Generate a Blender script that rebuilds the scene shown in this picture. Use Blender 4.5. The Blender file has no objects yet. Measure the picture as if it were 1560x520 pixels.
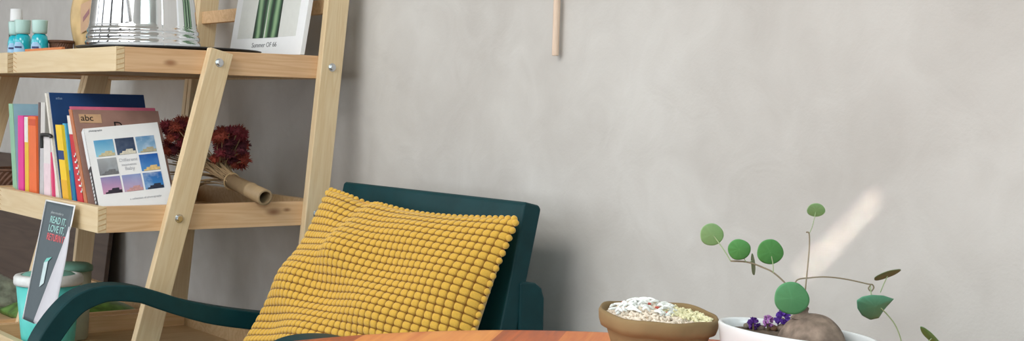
import bpy, bmesh, math, random
from mathutils import Vector, Matrix
S = bpy.context.scene
COL = S.collection
PI = math.pi
R = math.radians
random.seed(11)

# ------------------------------------------------------------------ camera
# room axes: +X runs into the plaster wall (wall plane x = .62), +Y along the wall to the left, Z up
FPX = 2043.0
pitch, roll, az = R(2.685), R(1.333), R(52.27)
U = Vector((math.sin(az), math.cos(az), 0)); V = Vector((-math.cos(az), math.sin(az), 0))
def w2r(p): return Vector((p.dot(U), p.dot(V), p.z))
F0 = Vector((0, math.cos(pitch), -math.sin(pitch))); U0 = Vector((0, math.sin(pitch), math.cos(pitch))); R0 = Vector((1, 0, 0))
RR = math.cos(roll) * R0 + math.sin(roll) * U0
UU = math.cos(roll) * U0 - math.sin(roll) * R0
CF, CR, CU = w2r(F0), w2r(RR), w2r(UU)
CAM = Vector((-1.0964, -2.8259, 1.03))
cd = bpy.data.cameras.new('camera'); cam = bpy.data.objects.new('camera', cd); COL.objects.link(cam)
cd.sensor_width = 36; cd.lens = FPX / 1560 * 36; cd.clip_start = .05
m = Matrix((CR, CU, -CF)).transposed().to_4x4(); m.translation = CAM
cam.matrix_world = m
S.camera = cam
cd.dof.use_dof = False

# ------------------------------------------------------------------ light
w = bpy.data.worlds.new('daylight'); S.world = w; w.use_nodes = True
bg = w.node_tree.nodes['Background']; bg.inputs[0].default_value = (.92, .95, .98, 1); bg.inputs[1].default_value = 2.6
def area(name, loc, target, sx, sy, power, color=(1, 1, 1), spread=180):
    l = bpy.data.lights.new(name, 'AREA'); l.shape = 'RECTANGLE'; l.size = sx; l.size_y = sy; l.energy = power; l.color = color
    l.spread = R(spread)
    o = bpy.data.objects.new(name, l); COL.objects.link(o); o.location = loc
    o.rotation_euler = (Vector(target) - Vector(loc)).to_track_quat('-Z', 'Y').to_euler(); return o
area('overhead_light', (-2.0, -1.3, 2.9), (.45, -1.2, .8), 2.0, 1.5, 62, (1, .97, .93))  # unseen overhead key just under the ceiling, not at a window
area('overhead_light', (-1.6, -5.0, 2.7), (.5, -2.2, .9), 1.8, 1.4, 46, (.80, .98, 1))  # unseen fill lamp high on the right, tinted to cool that side
S.view_settings.view_transform = 'Standard'; S.view_settings.look = 'None'
S.view_settings.gamma = 1; S.view_settings.use_curve_mapping = False
S.view_settings.exposure = 0.36

# ------------------------------------------------------------------ pixel helpers (lay-out from the photograph)
def ray(x, y): return CF + CR * ((x - 780) / FPX) + CU * ((260 - y) / FPX)
def at(x, y, d): return CAM + ray(x, y) * d
def on_x(x, y, X): r = ray(x, y); return CAM + r * ((X - CAM.x) / r.x)
def on_y(x, y, Y): r = ray(x, y); return CAM + r * ((Y - CAM.y) / r.y)
def on_z(x, y, Z): r = ray(x, y); return CAM + r * ((Z - CAM.z) / r.z)

# ------------------------------------------------------------------ materials
def nt(name):
    mt = bpy.data.materials.new(name); mt.use_nodes = True
    return mt, mt.node_tree, mt.node_tree.nodes['Principled BSDF']
def srgb(r, g, b):
    f = lambda c: (c / 255 / 12.92) if c / 255 <= .04045 else ((c / 255 + .055) / 1.055) ** 2.4
    return (f(r), f(g), f(b), 1)
def link(t, a, b): t.links.new(a, b)
def plain(name, rgb, rough=.5, metal=0, var=.06, scale=60, bump=0, coat=0, trans=0, spec=.5):
    mt, t, b = nt(name)
    c = srgb(*rgb)
    b.inputs['Roughness'].default_value = rough; b.inputs['Metallic'].default_value = metal
    b.inputs['Specular IOR Level'].default_value = spec
    if coat: b.inputs['Coat Weight'].default_value = coat
    if trans: b.inputs['Transmission Weight'].default_value = trans
    tc = t.nodes.new('ShaderNodeTexCoord'); n = t.nodes.new('ShaderNodeTexNoise'); n.inputs['Scale'].default_value = scale
    n.inputs['Detail'].default_value = 4
    link(t, tc.outputs['Object'], n.inputs['Vector'])
    r = t.nodes.new('ShaderNodeValToRGB')
    r.color_ramp.elements[0].position = .3; r.color_ramp.elements[1].position = .7
    r.color_ramp.elements[0].color = tuple(max(0, x * (1 - var)) for x in c[:3]) + (1,)
    r.color_ramp.elements[1].color = tuple(min(1, x * (1 + var)) for x in c[:3]) + (1,)
    link(t, n.outputs['Fac'], r.inputs['Fac']); link(t, r.outputs[0], b.inputs['Base Color'])
    if bump:
        bp = t.nodes.new('ShaderNodeBump'); bp.inputs['Strength'].default_value = bump; bp.inputs['Distance'].default_value = .002
        link(t, n.outputs['Fac'], bp.inputs['Height']); link(t, bp.outputs[0], b.inputs['Normal'])
    return mt
def wood(name, light, dark, axis='z', stretch=.06, scale=26, rough=.55, knots=(), coat=0):
    """grain runs along the given object axis; knots = object-space points"""
    mt, t, b = nt(name); N = t.nodes.new
    tc = N('ShaderNodeTexCoord'); mp = N('ShaderNodeMapping')
    sc = {'x': (stretch, 1, 1), 'y': (1, stretch, 1), 'z': (1, 1, stretch)}[axis]
    mp.inputs['Scale'].default_value = sc
    link(t, tc.outputs['Object'], mp.inputs['Vector'])
    n1 = N('ShaderNodeTexNoise'); n1.inputs['Scale'].default_value = scale; n1.inputs['Detail'].default_value = 3; n1.inputs['Distortion'].default_value = .6
    n2 = N('ShaderNodeTexNoise'); n2.inputs['Scale'].default_value = scale * 12; n2.inputs['Detail'].default_value = 2
    link(t, mp.outputs[0], n1.inputs['Vector']); link(t, mp.outputs[0], n2.inputs['Vector'])
    mul = N('ShaderNodeMath'); mul.operation = 'MULTIPLY'; mul.inputs[1].default_value = 9
    fr = N('ShaderNodeMath'); fr.operation = 'PINGPONG'; fr.inputs[1].default_value = .5
    link(t, n1.outputs['Fac'], mul.inputs[0]); link(t, mul.outputs[0], fr.inputs[0])
    m2 = N('ShaderNodeMath'); m2.operation = 'MULTIPLY'; m2.inputs[1].default_value = 1.1; link(t, fr.outputs[0], m2.inputs[0])
    m3 = N('ShaderNodeMath'); m3.operation = 'MULTIPLY_ADD'; m3.inputs[1].default_value = .6; link(t, n2.outputs['Fac'], m3.inputs[0]); link(t, m2.outputs[0], m3.inputs[2])
    ramp = N('ShaderNodeValToRGB'); ramp.color_ramp.elements[0].position = .15; ramp.color_ramp.elements[1].position = .95
    ramp.color_ramp.elements[0].color = srgb(*light); ramp.color_ramp.elements[1].color = srgb(*dark)
    link(t, m3.outputs[0], ramp.inputs['Fac'])
    out = ramp.outputs[0]
    for (kx, ky, kz, rad, col) in knots:
        vs = N('ShaderNodeVectorMath'); vs.operation = 'SUBTRACT'; vs.inputs[1].default_value = (kx, ky, kz); link(t, tc.outputs['Object'], vs.inputs[0])
        vm = N('ShaderNodeVectorMath'); vm.operation = 'MULTIPLY'
        vm.inputs[1].default_value = {'x': (.45, 1, 1), 'y': (1, .45, 1), 'z': (1, 1, .45)}[axis]; link(t, vs.outputs[0], vm.inputs[0])
        ln = N('ShaderNodeVectorMath'); ln.operation = 'LENGTH'; link(t, vm.outputs[0], ln.inputs[0])
        nn = N('ShaderNodeMath'); nn.operation = 'MULTIPLY_ADD'; nn.inputs[1].default_value = rad * .9
        link(t, n1.outputs['Fac'], nn.inputs[0]); link(t, ln.outputs['Value'], nn.inputs[2])
        mr = N('ShaderNodeMapRange'); mr.interpolation_type = 'SMOOTHSTEP'; mr.inputs['From Min'].default_value = rad * .55; mr.inputs['From Max'].default_value = rad * 1.7
        mr.inputs['To Min'].default_value = .85; mr.inputs['To Max'].default_value = 0; link(t, nn.outputs[0], mr.inputs['Value'])
        mx = N('ShaderNodeMix'); mx.data_type = 'RGBA'; link(t, mr.outputs[0], mx.inputs['Factor']); link(t, out, mx.inputs['A']); mx.inputs['B'].default_value = srgb(*col)
        out = mx.outputs['Result']
    link(t, out, b.inputs['Base Color'])
    b.inputs['Roughness'].default_value = rough; b.inputs['Coat Weight'].default_value = coat
    bp = N('ShaderNodeBump'); bp.inputs['Strength'].default_value = .15; bp.inputs['Distance'].default_value = .001
    link(t, n2.outputs['Fac'], bp.inputs['Height']); link(t, bp.outputs[0], b.inputs['Normal'])
    return mt
def plaster(name):
    mt, t, b = nt(name); N = t.nodes.new
    tc = N('ShaderNodeTexCoord')
    n1 = N('ShaderNodeTexNoise'); n1.inputs['Scale'].default_value = 2.2; n1.inputs['Detail'].default_value = 7; n1.inputs['Roughness'].default_value = .55; n1.inputs['Distortion'].default_value = .5
    n2 = N('ShaderNodeTexNoise'); n2.inputs['Scale'].default_value = 220; n2.inputs['Detail'].default_value = 3
    n3 = N('ShaderNodeTexNoise'); n3.inputs['Scale'].default_value = 9; n3.inputs['Detail'].default_value = 5; n3.inputs['Distortion'].default_value = 1.2
    for n in (n1, n2, n3): link(t, tc.outputs['Object'], n.inputs['Vector'])
    r = N('ShaderNodeValToRGB'); e = r.color_ramp.elements
    e[0].position = .25; e[0].color = srgb(184, 180, 175); e[1].position = .75; e[1].color = srgb(206, 204, 200)
    a = N('ShaderNodeMath'); a.operation = 'MULTIPLY_ADD'; a.inputs[1].default_value = .4; a.inputs[2].default_value = -.2
    link(t, n3.outputs['Fac'], a.inputs[0]); ad = N('ShaderNodeMath'); link(t, a.outputs[0], ad.inputs[0]); link(t, n1.outputs['Fac'], ad.inputs[1])
    link(t, ad.outputs[0], r.inputs['Fac']); link(t, r.outputs[0], b.inputs['Base Color'])
    bp = N('ShaderNodeBump'); bp.inputs['Strength'].default_value = .12; bp.inputs['Distance'].default_value = .002
    link(t, n2.outputs['Fac'], bp.inputs['Height'])
    bp2 = N('ShaderNodeBump'); bp2.inputs['Strength'].default_value = .25; bp2.inputs['Distance'].default_value = .006
    link(t, n3.outputs['Fac'], bp2.inputs['Height']); link(t, bp.outputs[0], bp2.inputs['Normal']); link(t, bp2.outputs[0], b.inputs['Normal'])
    b.inputs['Roughness'].default_value = .8
    return mt

PINE_L, PINE_D = (228, 208, 172), (216, 190, 148)
PINK_L, PINK_D = (226, 190, 150), (208, 165, 122)
M = {}
M['plaster'] = plaster('plaster')
M['pine_z'] = wood('pine_z', PINE_L, PINE_D, 'z', scale=30)
M['pine_y'] = wood('pine_y', PINE_L, (218, 194, 152), 'y', scale=18)
M['pink_x'] = wood('pink_x', PINK_L, PINK_D, 'x', scale=20, knots=((.125, 0, 1.112, .008, (150, 100, 62)),))
M['pink_x2'] = wood('pink_x2', (231, 197, 156), (214, 172, 128), 'x', scale=16, knots=((.385, 0, .772, .012, (134, 84, 56)), (.42, 0, .776, .006, (140, 92, 62))))
M['pink_x3'] = wood('pink_x3', (226, 190, 146), (206, 166, 120), 'x', scale=16)
M['ply'] = wood('ply', (214, 186, 146), (196, 162, 118), 'x', scale=14)
M['end'] = plain('end_grain', (200, 166, 122), .8)
M['steel'] = plain('bolt_steel', (205, 208, 212), .25, 1, .02)
M['chrome'] = plain('chrome', (232, 234, 236), .07, 1, .02, 8)
M['black'] = plain('black_matte', (38, 40, 42), .4)
M['teal'] = plain('teal_paint', (10, 56, 61), .5, 0, .12, 24, .05, spec=.25)
M['white'] = plain('white_paper', (236, 238, 240), .6, 0, .01)
M['pages'] = plain('pages', (226, 222, 212), .8, 0, .06, 300)
M['ceramic'] = plain('ceramic', (226, 232, 235), .22, 0, .01, 20, coat=.3)
M['clay'] = plain('clay', (136, 114, 78), .8, 0, .12, 30, .35)
M['soil'] = plain('soil', (96, 84, 72), .95, 0, .3, 120, .5)

# ------------------------------------------------------------------ mesh helpers
class MB:
    def __init__(s): s.v = []; s.f = []; s.m = []
    def add(s, vs, fs, mi=0):
        o = len(s.v); s.v += [tuple(v) for v in vs]
        for f in fs: s.f.append(tuple(i + o for i in f)); s.m.append(mi)
    def box(s, x0, x1, y0, y1, z0, z1, mi=0):
        s.hexa([(x0, y0, z0), (x1, y0, z0), (x1, y1, z0), (x0, y1, z0), (x0, y0, z1), (x1, y0, z1), (x1, y1, z1), (x0, y1, z1)], mi)
    def hexa(s, p, mi=0):
        s.add(p, [(0, 3, 2, 1), (4, 5, 6, 7), (0, 1, 5, 4), (1, 2, 6, 5), (2, 3, 7, 6), (3, 0, 4, 7)], mi)
    def prism_y(s, prof, y0, y1, mi=0):
        """prof = (x,z) polygon, counter-clockwise when seen from -y"""
        n = len(prof); vs = [(x, y0, z) for x, z in prof] + [(x, y1, z) for x, z in prof]
        s.add(vs, [tuple(range(n)), tuple(range(2 * n - 1, n - 1, -1))] + [(i, i + n, (i + 1) % n + n, (i + 1) % n) for i in range(n)], mi)
    def lathe(s, prof, seg=48, c=(0, 0), sx=1, sy=1, mi=0, wob=None):
        """prof = list of (r, z)"""
        vs = []
        for r, z in prof:
            for k in range(seg):
                a = 2 * PI * k / seg
                x, y, zz = r * math.cos(a) * sx, r * math.sin(a) * sy, z
                if wob: x, y, zz = wob(x, y, zz, a)
                vs.append((c[0] + x, c[1] + y, zz))
        fs = []
        for i in range(len(prof) - 1):
            for k in range(seg):
                a, b = i * seg + k, i * seg + (k + 1) % seg
                fs.append((a, b, b + seg, a + seg))
        s.add(vs, fs, mi)
    def tube(s, pts, rad, seg=8, mi=0, caps=True):
        pts = [Vector(p) for p in pts]; n = len(pts)
        rads = rad if isinstance(rad, (list, tuple)) else [rad] * n
        vs = []; nrm = None
        for i, p in enumerate(pts):
            t = (pts[min(i + 1, n - 1)] - pts[max(i - 1, 0)]).normalized()
            if nrm is None: nrm = t.orthogonal().normalized()
            nrm = (nrm - t * nrm.dot(t)).normalized(); bn = t.cross(nrm)
            for k in range(seg):
                a = 2 * PI * k / seg; vs.append(p + (nrm * math.cos(a) + bn * math.sin(a)) * rads[i])
        fs = [(i * seg + k, i * seg + (k + 1) % seg, (i + 1) * seg + (k + 1) % seg, (i + 1) * seg + k) for i in range(n - 1) for k in range(seg)]
        if caps: fs += [tuple(range(seg - 1, -1, -1)), tuple((n - 1) * seg + k for k in range(seg))]
        s.add(vs, fs, mi)
    def blob(s, c, r, seed=0, amp=.2, seg=10, rings=6, sc=(1, 1, 1), mi=0):
        rnd = random.Random(seed); vs = [(c[0], c[1], c[2] - r * sc[2])]
        for i in range(1, rings):
            th = PI * i / rings
            for k in range(seg):
                a = 2 * PI * k / seg; q = r * (1 + amp * (rnd.random() - .5) * 2)
                vs.append((c[0] + q * math.sin(th) * math.cos(a) * sc[0], c[1] + q * math.sin(th) * math.sin(a) * sc[1], c[2] - q * math.cos(th) * sc[2]))
        vs.append((c[0], c[1], c[2] + r * sc[2])); L = len(vs) - 1
        fs = [(0, 1 + (k + 1) % seg, 1 + k) for k in range(seg)]
        for i in range(rings - 2):
            for k in range(seg):
                a, b = 1 + i * seg + k, 1 + i * seg + (k + 1) % seg; fs.append((a, b, b + seg, a + seg))
        o = 1 + (rings - 2) * seg
        fs += [(o + k, o + (k + 1) % seg, L) for k in range(seg)]
        s.add(vs, fs, mi)
def spline(pts, n=8):
    """Catmull-Rom through the points"""
    P = [Vector(p) for p in pts]; out = []
    for i in range(len(P) - 1):
        a, b, c, d = P[max(i - 1, 0)], P[i], P[i + 1], P[min(i + 2, len(P) - 1)]
        for k in range(n):
            t = k / n
            out.append(.5 * ((2 * b) + (c - a) * t + (2 * a - 5 * b + 4 * c - d) * t * t + (3 * b - a - 3 * c + d) * t ** 3))
    out.append(P[-1]); return out
def thing(name, label, cat, loc=(0, 0, 0), group=None):
    o = bpy.data.objects.new(name, None); COL.objects.link(o); o.location = loc; o.empty_display_size = .05
    o['label'] = label; o['category'] = cat
    if group: o['group'] = group
    return o
def obj(name, mb, mats, parent=None, smooth=False, bevel=0, base=(0, 0, 0), label=None, segs=2):
    """mesh vertices are given in room coordinates; base (or the parent's location) becomes the origin"""
    if parent is not None:
        q = parent; base = Vector((0, 0, 0))
        while q: base = base + q.location; q = q.parent
    base = Vector(base)
    me = bpy.data.meshes.new(name); me.from_pydata([tuple(Vector(v) - base) for v in mb.v], [], mb.f)
    mats = mats if isinstance(mats, (list, tuple)) else [mats]
    for mt in mats: me.materials.append(mt)
    me.polygons.foreach_set('material_index', mb.m)
    bm = bmesh.new(); bm.from_mesh(me)
    bmesh.ops.recalc_face_normals(bm, faces=bm.faces)
    bm.to_mesh(me); bm.free()
    if smooth: me.polygons.foreach_set('use_smooth', [True] * len(me.polygons))
    me.update()
    o = bpy.data.objects.new(name, me); COL.objects.link(o)
    if parent is not None: o.parent = parent
    else: o.location = base
    if bevel:
        b = o.modifiers.new('bevel', 'BEVEL'); b.width = bevel; b.segments = segs; b.limit_method = 'ANGLE'; b.angle_limit = R(40)
    if label: o['label'] = label
    return o
def top(name, mb, mats, label, cat, base=(0, 0, 0), group=None, **k):
    o = obj(name, mb, mats, None, base=base, **k); o['label'] = label; o['category'] = cat
    if group: o['group'] = group
    return o
def struct(name, mb, mats, **k):
    o = obj(name, mb, mats, **k); o['kind'] = 'structure'; return o
def dup(o, parent=None, off=None):
    c = o.copy(); COL.objects.link(c); c.parent = parent
    if off is not None: c.location = o.location + Vector(off)
    for ch in list(o.children): dup(ch, c)
    return c
def text_mesh(txt, size, origin, xd, yd, mat, parent, name='lettering', depth=.0006, align='LEFT', label=None, squash=1, spacing=1):
    cu = bpy.data.curves.new('t', 'FONT'); cu.body = txt; cu.size = size; cu.align_x = align; cu.extrude = depth / 2; cu.space_line = spacing
    to = bpy.data.objects.new('t', cu); COL.objects.link(to)
    bpy.context.view_layer.update()
    me = bpy.data.meshes.new_from_object(to.evaluated_get(bpy.context.evaluated_depsgraph_get()))
    bpy.data.objects.remove(to)
    xd, yd = Vector(xd).normalized(), Vector(yd).normalized(); zd = xd.cross(yd)
    mb = MB(); mb.v = [tuple(Vector(origin) + xd * v.co.x * squash + yd * v.co.y + zd * v.co.z) for v in me.vertices]
    mb.f = [tuple(p.vertices) for p in me.polygons]; mb.m = [0] * len(mb.f)
    bpy.data.meshes.remove(me)
    return obj(name, mb, mat, parent, label=label)

# ------------------------------------------------------------------ the room
WX = .62
b = MB(); b.box(WX, WX + .12, -5.5, 7, 0, 3.0); struct('wall_back', b, M['plaster'])
b = MB(); b.box(-5, WX, -5.5, 7, -.05, 0); struct('floor', b, plain('cement_floor', (104, 96, 88), .5, 0, .1, 4))
b = MB(); b.box(-4.6, WX + .12, -5.5, 7, 3.0, 3.1); struct('ceiling', b, plain('ceiling_paint', (214, 212, 206), .8))
b = MB(); b.box(-5, WX + .12, -5.62, -5.5, 0, 3.0); struct('wall_right', b, M['plaster'])
b = MB(); b.box(-5, WX + .12, 7, 7.12, 0, 3.0); struct('wall_left', b, M['plaster'])
# unseen bars added behind the camera, for dark stripes in the bucket's reflection
b = MB()
for y in (-5.3, -3.6, -1.5, .8, 3.0, 5.4): b.box(-4.6, -4.5, y - .22, y + .22, 0, 3.0)
b.box(-4.6, -4.5, -5.4, 5.5, 2.9, 3.0); b.box(-4.6, -4.5, -5.4, 5.5, 0, .45)
struct('reflection_bars', b, plain('reflection_bars_dark', (52, 46, 44), .5))

# ------------------------------------------------------------------ ladder shelf
W = .70; LT = .022
SH = [(1.089, 1.143, .0, .556, 'pink_x'), (.738, .795, -.037, .522, 'pink_x2'), (.388, .442, -.078, .488, 'pink_x3')]
l1u = lambda z: .212 + .263 * (z - 1.15)      # front edge of the steep leg
l2u = lambda z: .494 + .100 * (z - 1.117)     # front edge of the rear leg
LW = .058
def leg_obj(x0, z0, x1, z1, y0, y1, parent, name='leg'):
    d = Vector((x1 - x0, 0, z1 - z0)); L = d.length; a = math.atan2(d.x, d.z)
    ww = LW * math.cos(a)
    me = MB(); me.hexa([(0, y0, 0), (ww, y0, 0 + ww * math.tan(a) * 0), (ww, y1, 0), (0, y1, 0), (0, y0, L), (ww, y0, L), (ww, y1, L), (0, y1, L)])
    o = obj(name, me, M['pine_z'], None, bevel=.002)
    o.parent = parent; o.location = Vector((x0, 0, z0)) - parent.location; o.rotation_euler = (0, a, 0)
    return o
def bolt(x, y, z, parent, r=.0075):
    b = MB(); hexp = [(x + r * math.cos(PI / 3 * k + .3), z + r * math.sin(PI / 3 * k + .3)) for k in range(6)]
    wp = [(x + r * 1.35 * math.cos(PI / 8 * k), z + r * 1.35 * math.sin(PI / 8 * k)) for k in range(16)]
    b.prism_y(wp, y - .0015, y + .0005); b.prism_y(hexp, y - .0065, y)
    return obj('bolt', b, M['steel'], parent, bevel=.0008)
shelf = thing('ladder_shelf', 'pine ladder shelf nearest the chair, holding the steel bucket, photo book and bouquet', 'shelf', (0, 0, 0))
for z0, z1, x0, x1, mm in SH:
    t = .02; zb = z0 + .012
    p = MB(); p.box(x0, x0 + t, 0, W, z0, z1); fl = obj('front_lip', p, M['pine_y'], shelf, bevel=.0012)
    p = MB(); p.box(x1 - t, x1, 0, W, z0, z1); obj('rear_lip', p, M['ply'], shelf, bevel=.0012)
    p = MB(); p.box(x0 + t, x1 - t, 0, t, z0, z1)
    o2 = obj('side_lip', p, M[mm], shelf, bevel=.0008)
    p = MB(); p.box(x0 + t, x1 - t, W - t, W, z0, z1); obj('side_lip', p, M[mm], shelf, bevel=.0008)
    p = MB(); p.box(x0 + t, x1 - t, t, W - t, z0 + .004, zb); obj('shelf_board', p, M['ply'], shelf)
    # finger joints: slanted end-grain tails showing on the corner faces
    n = 5; h = (z1 - z0) / (2 * n)
    jm, jf = MB(), MB()
    for k in range(n):
        za = z0 + h * (2 * k + .4); zc = za + h * .55
        jm.hexa([(x0 + .002, -.0004, za), (x0 + t - .001, -.0004, za + h * .8), (x0 + t - .001, .002, za + h * .8), (x0 + .002, .002, za),
                 (x0 + .002, -.0004, zc - .001), (x0 + t - .001, -.0004, zc + h * .8), (x0 + t - .001, .002, zc + h * .8), (x0 + .002, .002, zc - .001)])
        jf.hexa([(x0 - .0004, W - .03, za), (x0 + .002, W - .03, za), (x0 + .002, W - .004, za + h), (x0 - .0004, W - .004, za + h),
                 (x0 - .0004, W - .03, zc - .001), (x0 + .002, W - .03, zc - .001), (x0 + .002, W - .004, zc + h), (x0 - .0004, W - .004, zc + h)])
    obj('finger_joint', jm, M['end'], o2); obj('finger_joint', jf, M['end'], fl)
for y0 in (-LT, W):
    leg_obj(l1u(0), 0, l1u(1.150), 1.150, y0, y0 + LT, shelf)
    leg_obj(l2u(0), 0, l2u(1.70), 1.70, y0, y0 + LT, shelf)
    for z0, z1, x0, x1, mm in SH:
        zc = (z0 + z1) / 2
        bolt(l1u(zc) + LW / 2, y0, zc, shelf); bolt(l2u(zc) + LW / 2, y0, zc, shelf)
for za, zb in ((1.245, 1.279), (1.60, 1.634)):
    x = l2u(za) + .012
    p = MB(); p.box(x, x + .02, 0, W, za, zb); obj('rear_rail', p, M['pink_x3'], shelf, bevel=.0012)
s2 = dup(shelf, None, (0, W + 2 * LT + .004, 0))
s2['label'] = 'second pine ladder shelf farther left, its slanting legs seen behind the books'
s2.location.y = W + 2 * LT + .004

# dark brown board leaning on the wall behind the far shelf
b = MB(); b.hexa([(.50, 1.5, .0), (.515, 1.5, 0), (.515, 4.5, 0), (.50, 4.5, 0), (.59, 1.5, .80), (.605, 1.5, .80), (.605, 4.5, .80), (.59, 4.5, .80)])
top('wooden_panel', b, wood('dark_board', (92, 74, 62), (74, 58, 48), 'y', scale=8), 'dark brown board standing against the wall at far left under the shelves', 'board', base=(.5, 1.6, 0), bevel=.002)

# ------------------------------------------------------------------ top shelf things
TZ = 1.101
# black round tray lying on the lips
TC = (.225, .235)
t = thing('round_tray', 'thin round black tray under the steel bucket on the top shelf', 'tray', (TC[0], TC[1], 1.1435))
b = MB(); b.lathe([(0, 1.1435), (.195, 1.1435), (.214, 1.1475), (.217, 1.151), (.212, 1.152), (.19, 1.149), (0, 1.149)], 72, TC); obj('tray_disc', b, M['black'], t, smooth=True)
b = MB(); b.lathe([(0, 1.149), (.186, 1.1492), (.187, 1.1515), (.18, 1.1525), (0, 1.1525)], 64, TC); top('placemat', b, M['white'], 'thin white round mat showing as a line on the black tray', 'mat', base=(TC[0], TC[1], 1.149))
# steel bucket
BC = (.185, .30)
t = thing('steel_bucket', 'shiny chrome bucket with ringed foot on the black tray', 'bucket', (BC[0], BC[1], 1.1525))
b = MB()
pf = [(0, 1.1528), (.128, 1.1528), (.1335, 1.155)]
for k in range(34):
    z = 1.157 + k * .0016; r = .1335 - (z - 1.157) * .14 + (.0028 * abs(math.sin((z - 1.157) / .0145 * PI)) if z < 1.203 else 0); pf.append((r, z))
pf += [(.121, 1.26), (.112, 1.32), (.104, 1.38), (.098, 1.42), (.100, 1.423), (.103, 1.427), (.099, 1.429), (.096, 1.42), (.103, 1.37), (.12, 1.25), (.127, 1.16), (0, 1.16)]
b.lathe(pf, 96, BC); obj('bucket_body', b, M['chrome'], t, smooth=True)
# overlap seam of the sheet metal, on the side that faces the room
a = math.atan2(CAM.y - BC[1], CAM.x - BC[0]) + .36
b = MB(); pr = [(1.155, .1350), (1.205, .1285), (1.26, .1225), (1.42, .0995)]
for i in range(3):
    (z0, r0), (z1, r1) = pr[i], pr[i + 1]
    q = []
    for z, r in ((z0, r0), (z1, r1)):
        for aa, rr in ((a - .012, r - .001), (a + .012, r - .001), (a + .012, r + .0012), (a - .012, r + .0012)): q.append((BC[0] + rr * math.cos(aa), BC[1] + rr * math.sin(aa), z))
    b.hexa(q)
obj('seam', b, M['chrome'], t)
b = MB(); b.lathe([(.098, 1.424), (.1035, 1.424), (.1045, 1.43), (.1035, 1.436), (.097, 1.436)], 64, BC); obj('rim', b, M['chrome'], t, smooth=True)

# cactus picture standing at the back of the top shelf
pc = [on_x(344, 74, .43), on_x(458, 81, .43)]
ya, yb = .385, .004
def px_(z): return .450 + .165 * (z - 1.145)
t = thing('cactus_picture', 'white mounted print of a green cactus leaning at the back of the top shelf', 'picture', (.452, .13, 1.1435))
zt = 1.46; th = .013
b = MB(); b.hexa([(px_(1.1437), yb, 1.1437), (px_(1.1437) + th, yb, 1.1437 - 0), (px_(1.1437) + th, ya, 1.1437), (px_(1.1437), ya, 1.1437), (px_(zt), yb, zt), (px_(zt) + th, yb, zt), (px_(zt) + th, ya, zt), (px_(zt), ya, zt)])
obj('backing_board', b, M['white'], t, bevel=.0015)
def panel(y0, y1, z0, z1, off, mat, name, parent, th2=.0008):
    b = MB(); f = lambda z: px_(z) - off
    b.hexa([(f(z0) - th2, y0, z0), (f(z0), y0, z0), (f(z0), y1, z0), (f(z0) - th2, y1, z0), (f(z1) - th2, y0, z1), (f(z1), y0, z1), (f(z1), y1, z1), (f(z1) - th2, y1, z1)])
    return obj(name, b, mat, parent)
panel(.040, .350, 1.190, 1.43, 0, plain('print_grey', (214, 216, 212), .6, 0, .02), 'print', t)
def cactus_mat():
    mt, tt, bs = nt('cactus_print'); N = tt.nodes.new
    tc = N('ShaderNodeTexCoord'); wv = N('ShaderNodeTexWave'); wv.bands_direction = 'Y'; wv.inputs['Scale'].default_value = 7; wv.inputs['Distortion'].default_value = 2.6; wv.inputs['Detail'].default_value = 3
    link(tt, tc.outputs['Object'], wv.inputs['Vector']); r = N('ShaderNodeValToRGB'); e = r.color_ramp.elements
    e[0].color = srgb(28, 46, 36); e[1].color = srgb(140, 172, 132); x = e.new(.45); x.color = srgb(62, 100, 72)
    link(tt, wv.outputs['Fac'], r.inputs[0]); link(tt, r.outputs[0], bs.inputs['Base Color']); bs.inputs['Roughness'].default_value = .5; return mt
b = MB()
for y0, y1, lean in ((.205, .262, -.004), (.128, .198, .004)):
    f = lambda z: px_(z) - .0008
    b.hexa([(f(1.189) - .0008, y0, 1.189), (f(1.189), y0, 1.189), (f(1.189), y1, 1.189), (f(1.189) - .0008, y1, 1.189),
            (f(1.40) - .0008, y0 + lean, 1.40), (f(1.40), y0 + lean, 1.40), (f(1.40), y1 + lean, 1.40), (f(1.40) - .0008, y1 + lean, 1.40)])
obj('cactus_image', b, cactus_mat(), t, label='green striped cactus columns in the print')
text_mesh('Summer OF 66', .017, (px_(1.168) - .0006, .262, 1.166), (0, -1, 0), (.165, 0, 1), plain('ink_grey', (120, 122, 124), .6), t, 'caption', squash=1.25)

# gold foil pouch
t = thing('foil_pouch', 'crumpled gold foil pouch standing left of the steel bucket', 'bag', (.170, .62, TZ))
b = MB(); nx, nz = 14, 22; rnd = random.Random(5)
cx, cy = .162, .625
dv = Vector((CR.x, CR.y, 0)).normalized(); dn = Vector((-CF.x, -CF.y, 0)).normalized()
for side in (1, -1):
    vs = []
    for j in range(nz + 1):
        tz = j / nz
        for i in range(nx + 1):
            s_ = i / nx * 2 - 1; hw = .037 * (1 - .10 * tz)
            bul = .024 * max(0, (1 - s_ * s_)) ** .5 * (max(0, 1 - (2 * tz - 1) ** 4)) ** .5
            p = Vector((cx, cy, TZ + .0015 + .26 * tz)) + dv * (hw * s_ + .006 * math.sin(tz * 9)) + dn * side * (bul + .0025 * (rnd.random() - .5) * (1 if 0 < i < nx else 0))
            vs.append(p)
    b.add(vs, [(j * (nx + 1) + i, j * (nx + 1) + i + 1, (j + 1) * (nx + 1) + i + 1, (j + 1) * (nx + 1) + i) for j in range(nz) for i in range(nx)])
gold = plain('gold_foil', (196, 168, 118), .42, .2, .2, 18, .6)
obj('pouch_body', b, gold, t, smooth=True)
b = MB(); c0 = Vector((cx, cy, 1.225)) + dn * .0285
q = [c0 + dv * x + Vector((0, 0, z)) + dn * o for o in (0, .001) for x, z in ((-.004, -.03), (.026, -.012), (.026, .06), (-.004, .045))]
b.hexa(q); lab = obj('pouch_label', b, plain('pouch_label', (196, 160, 128), .5), t)
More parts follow.
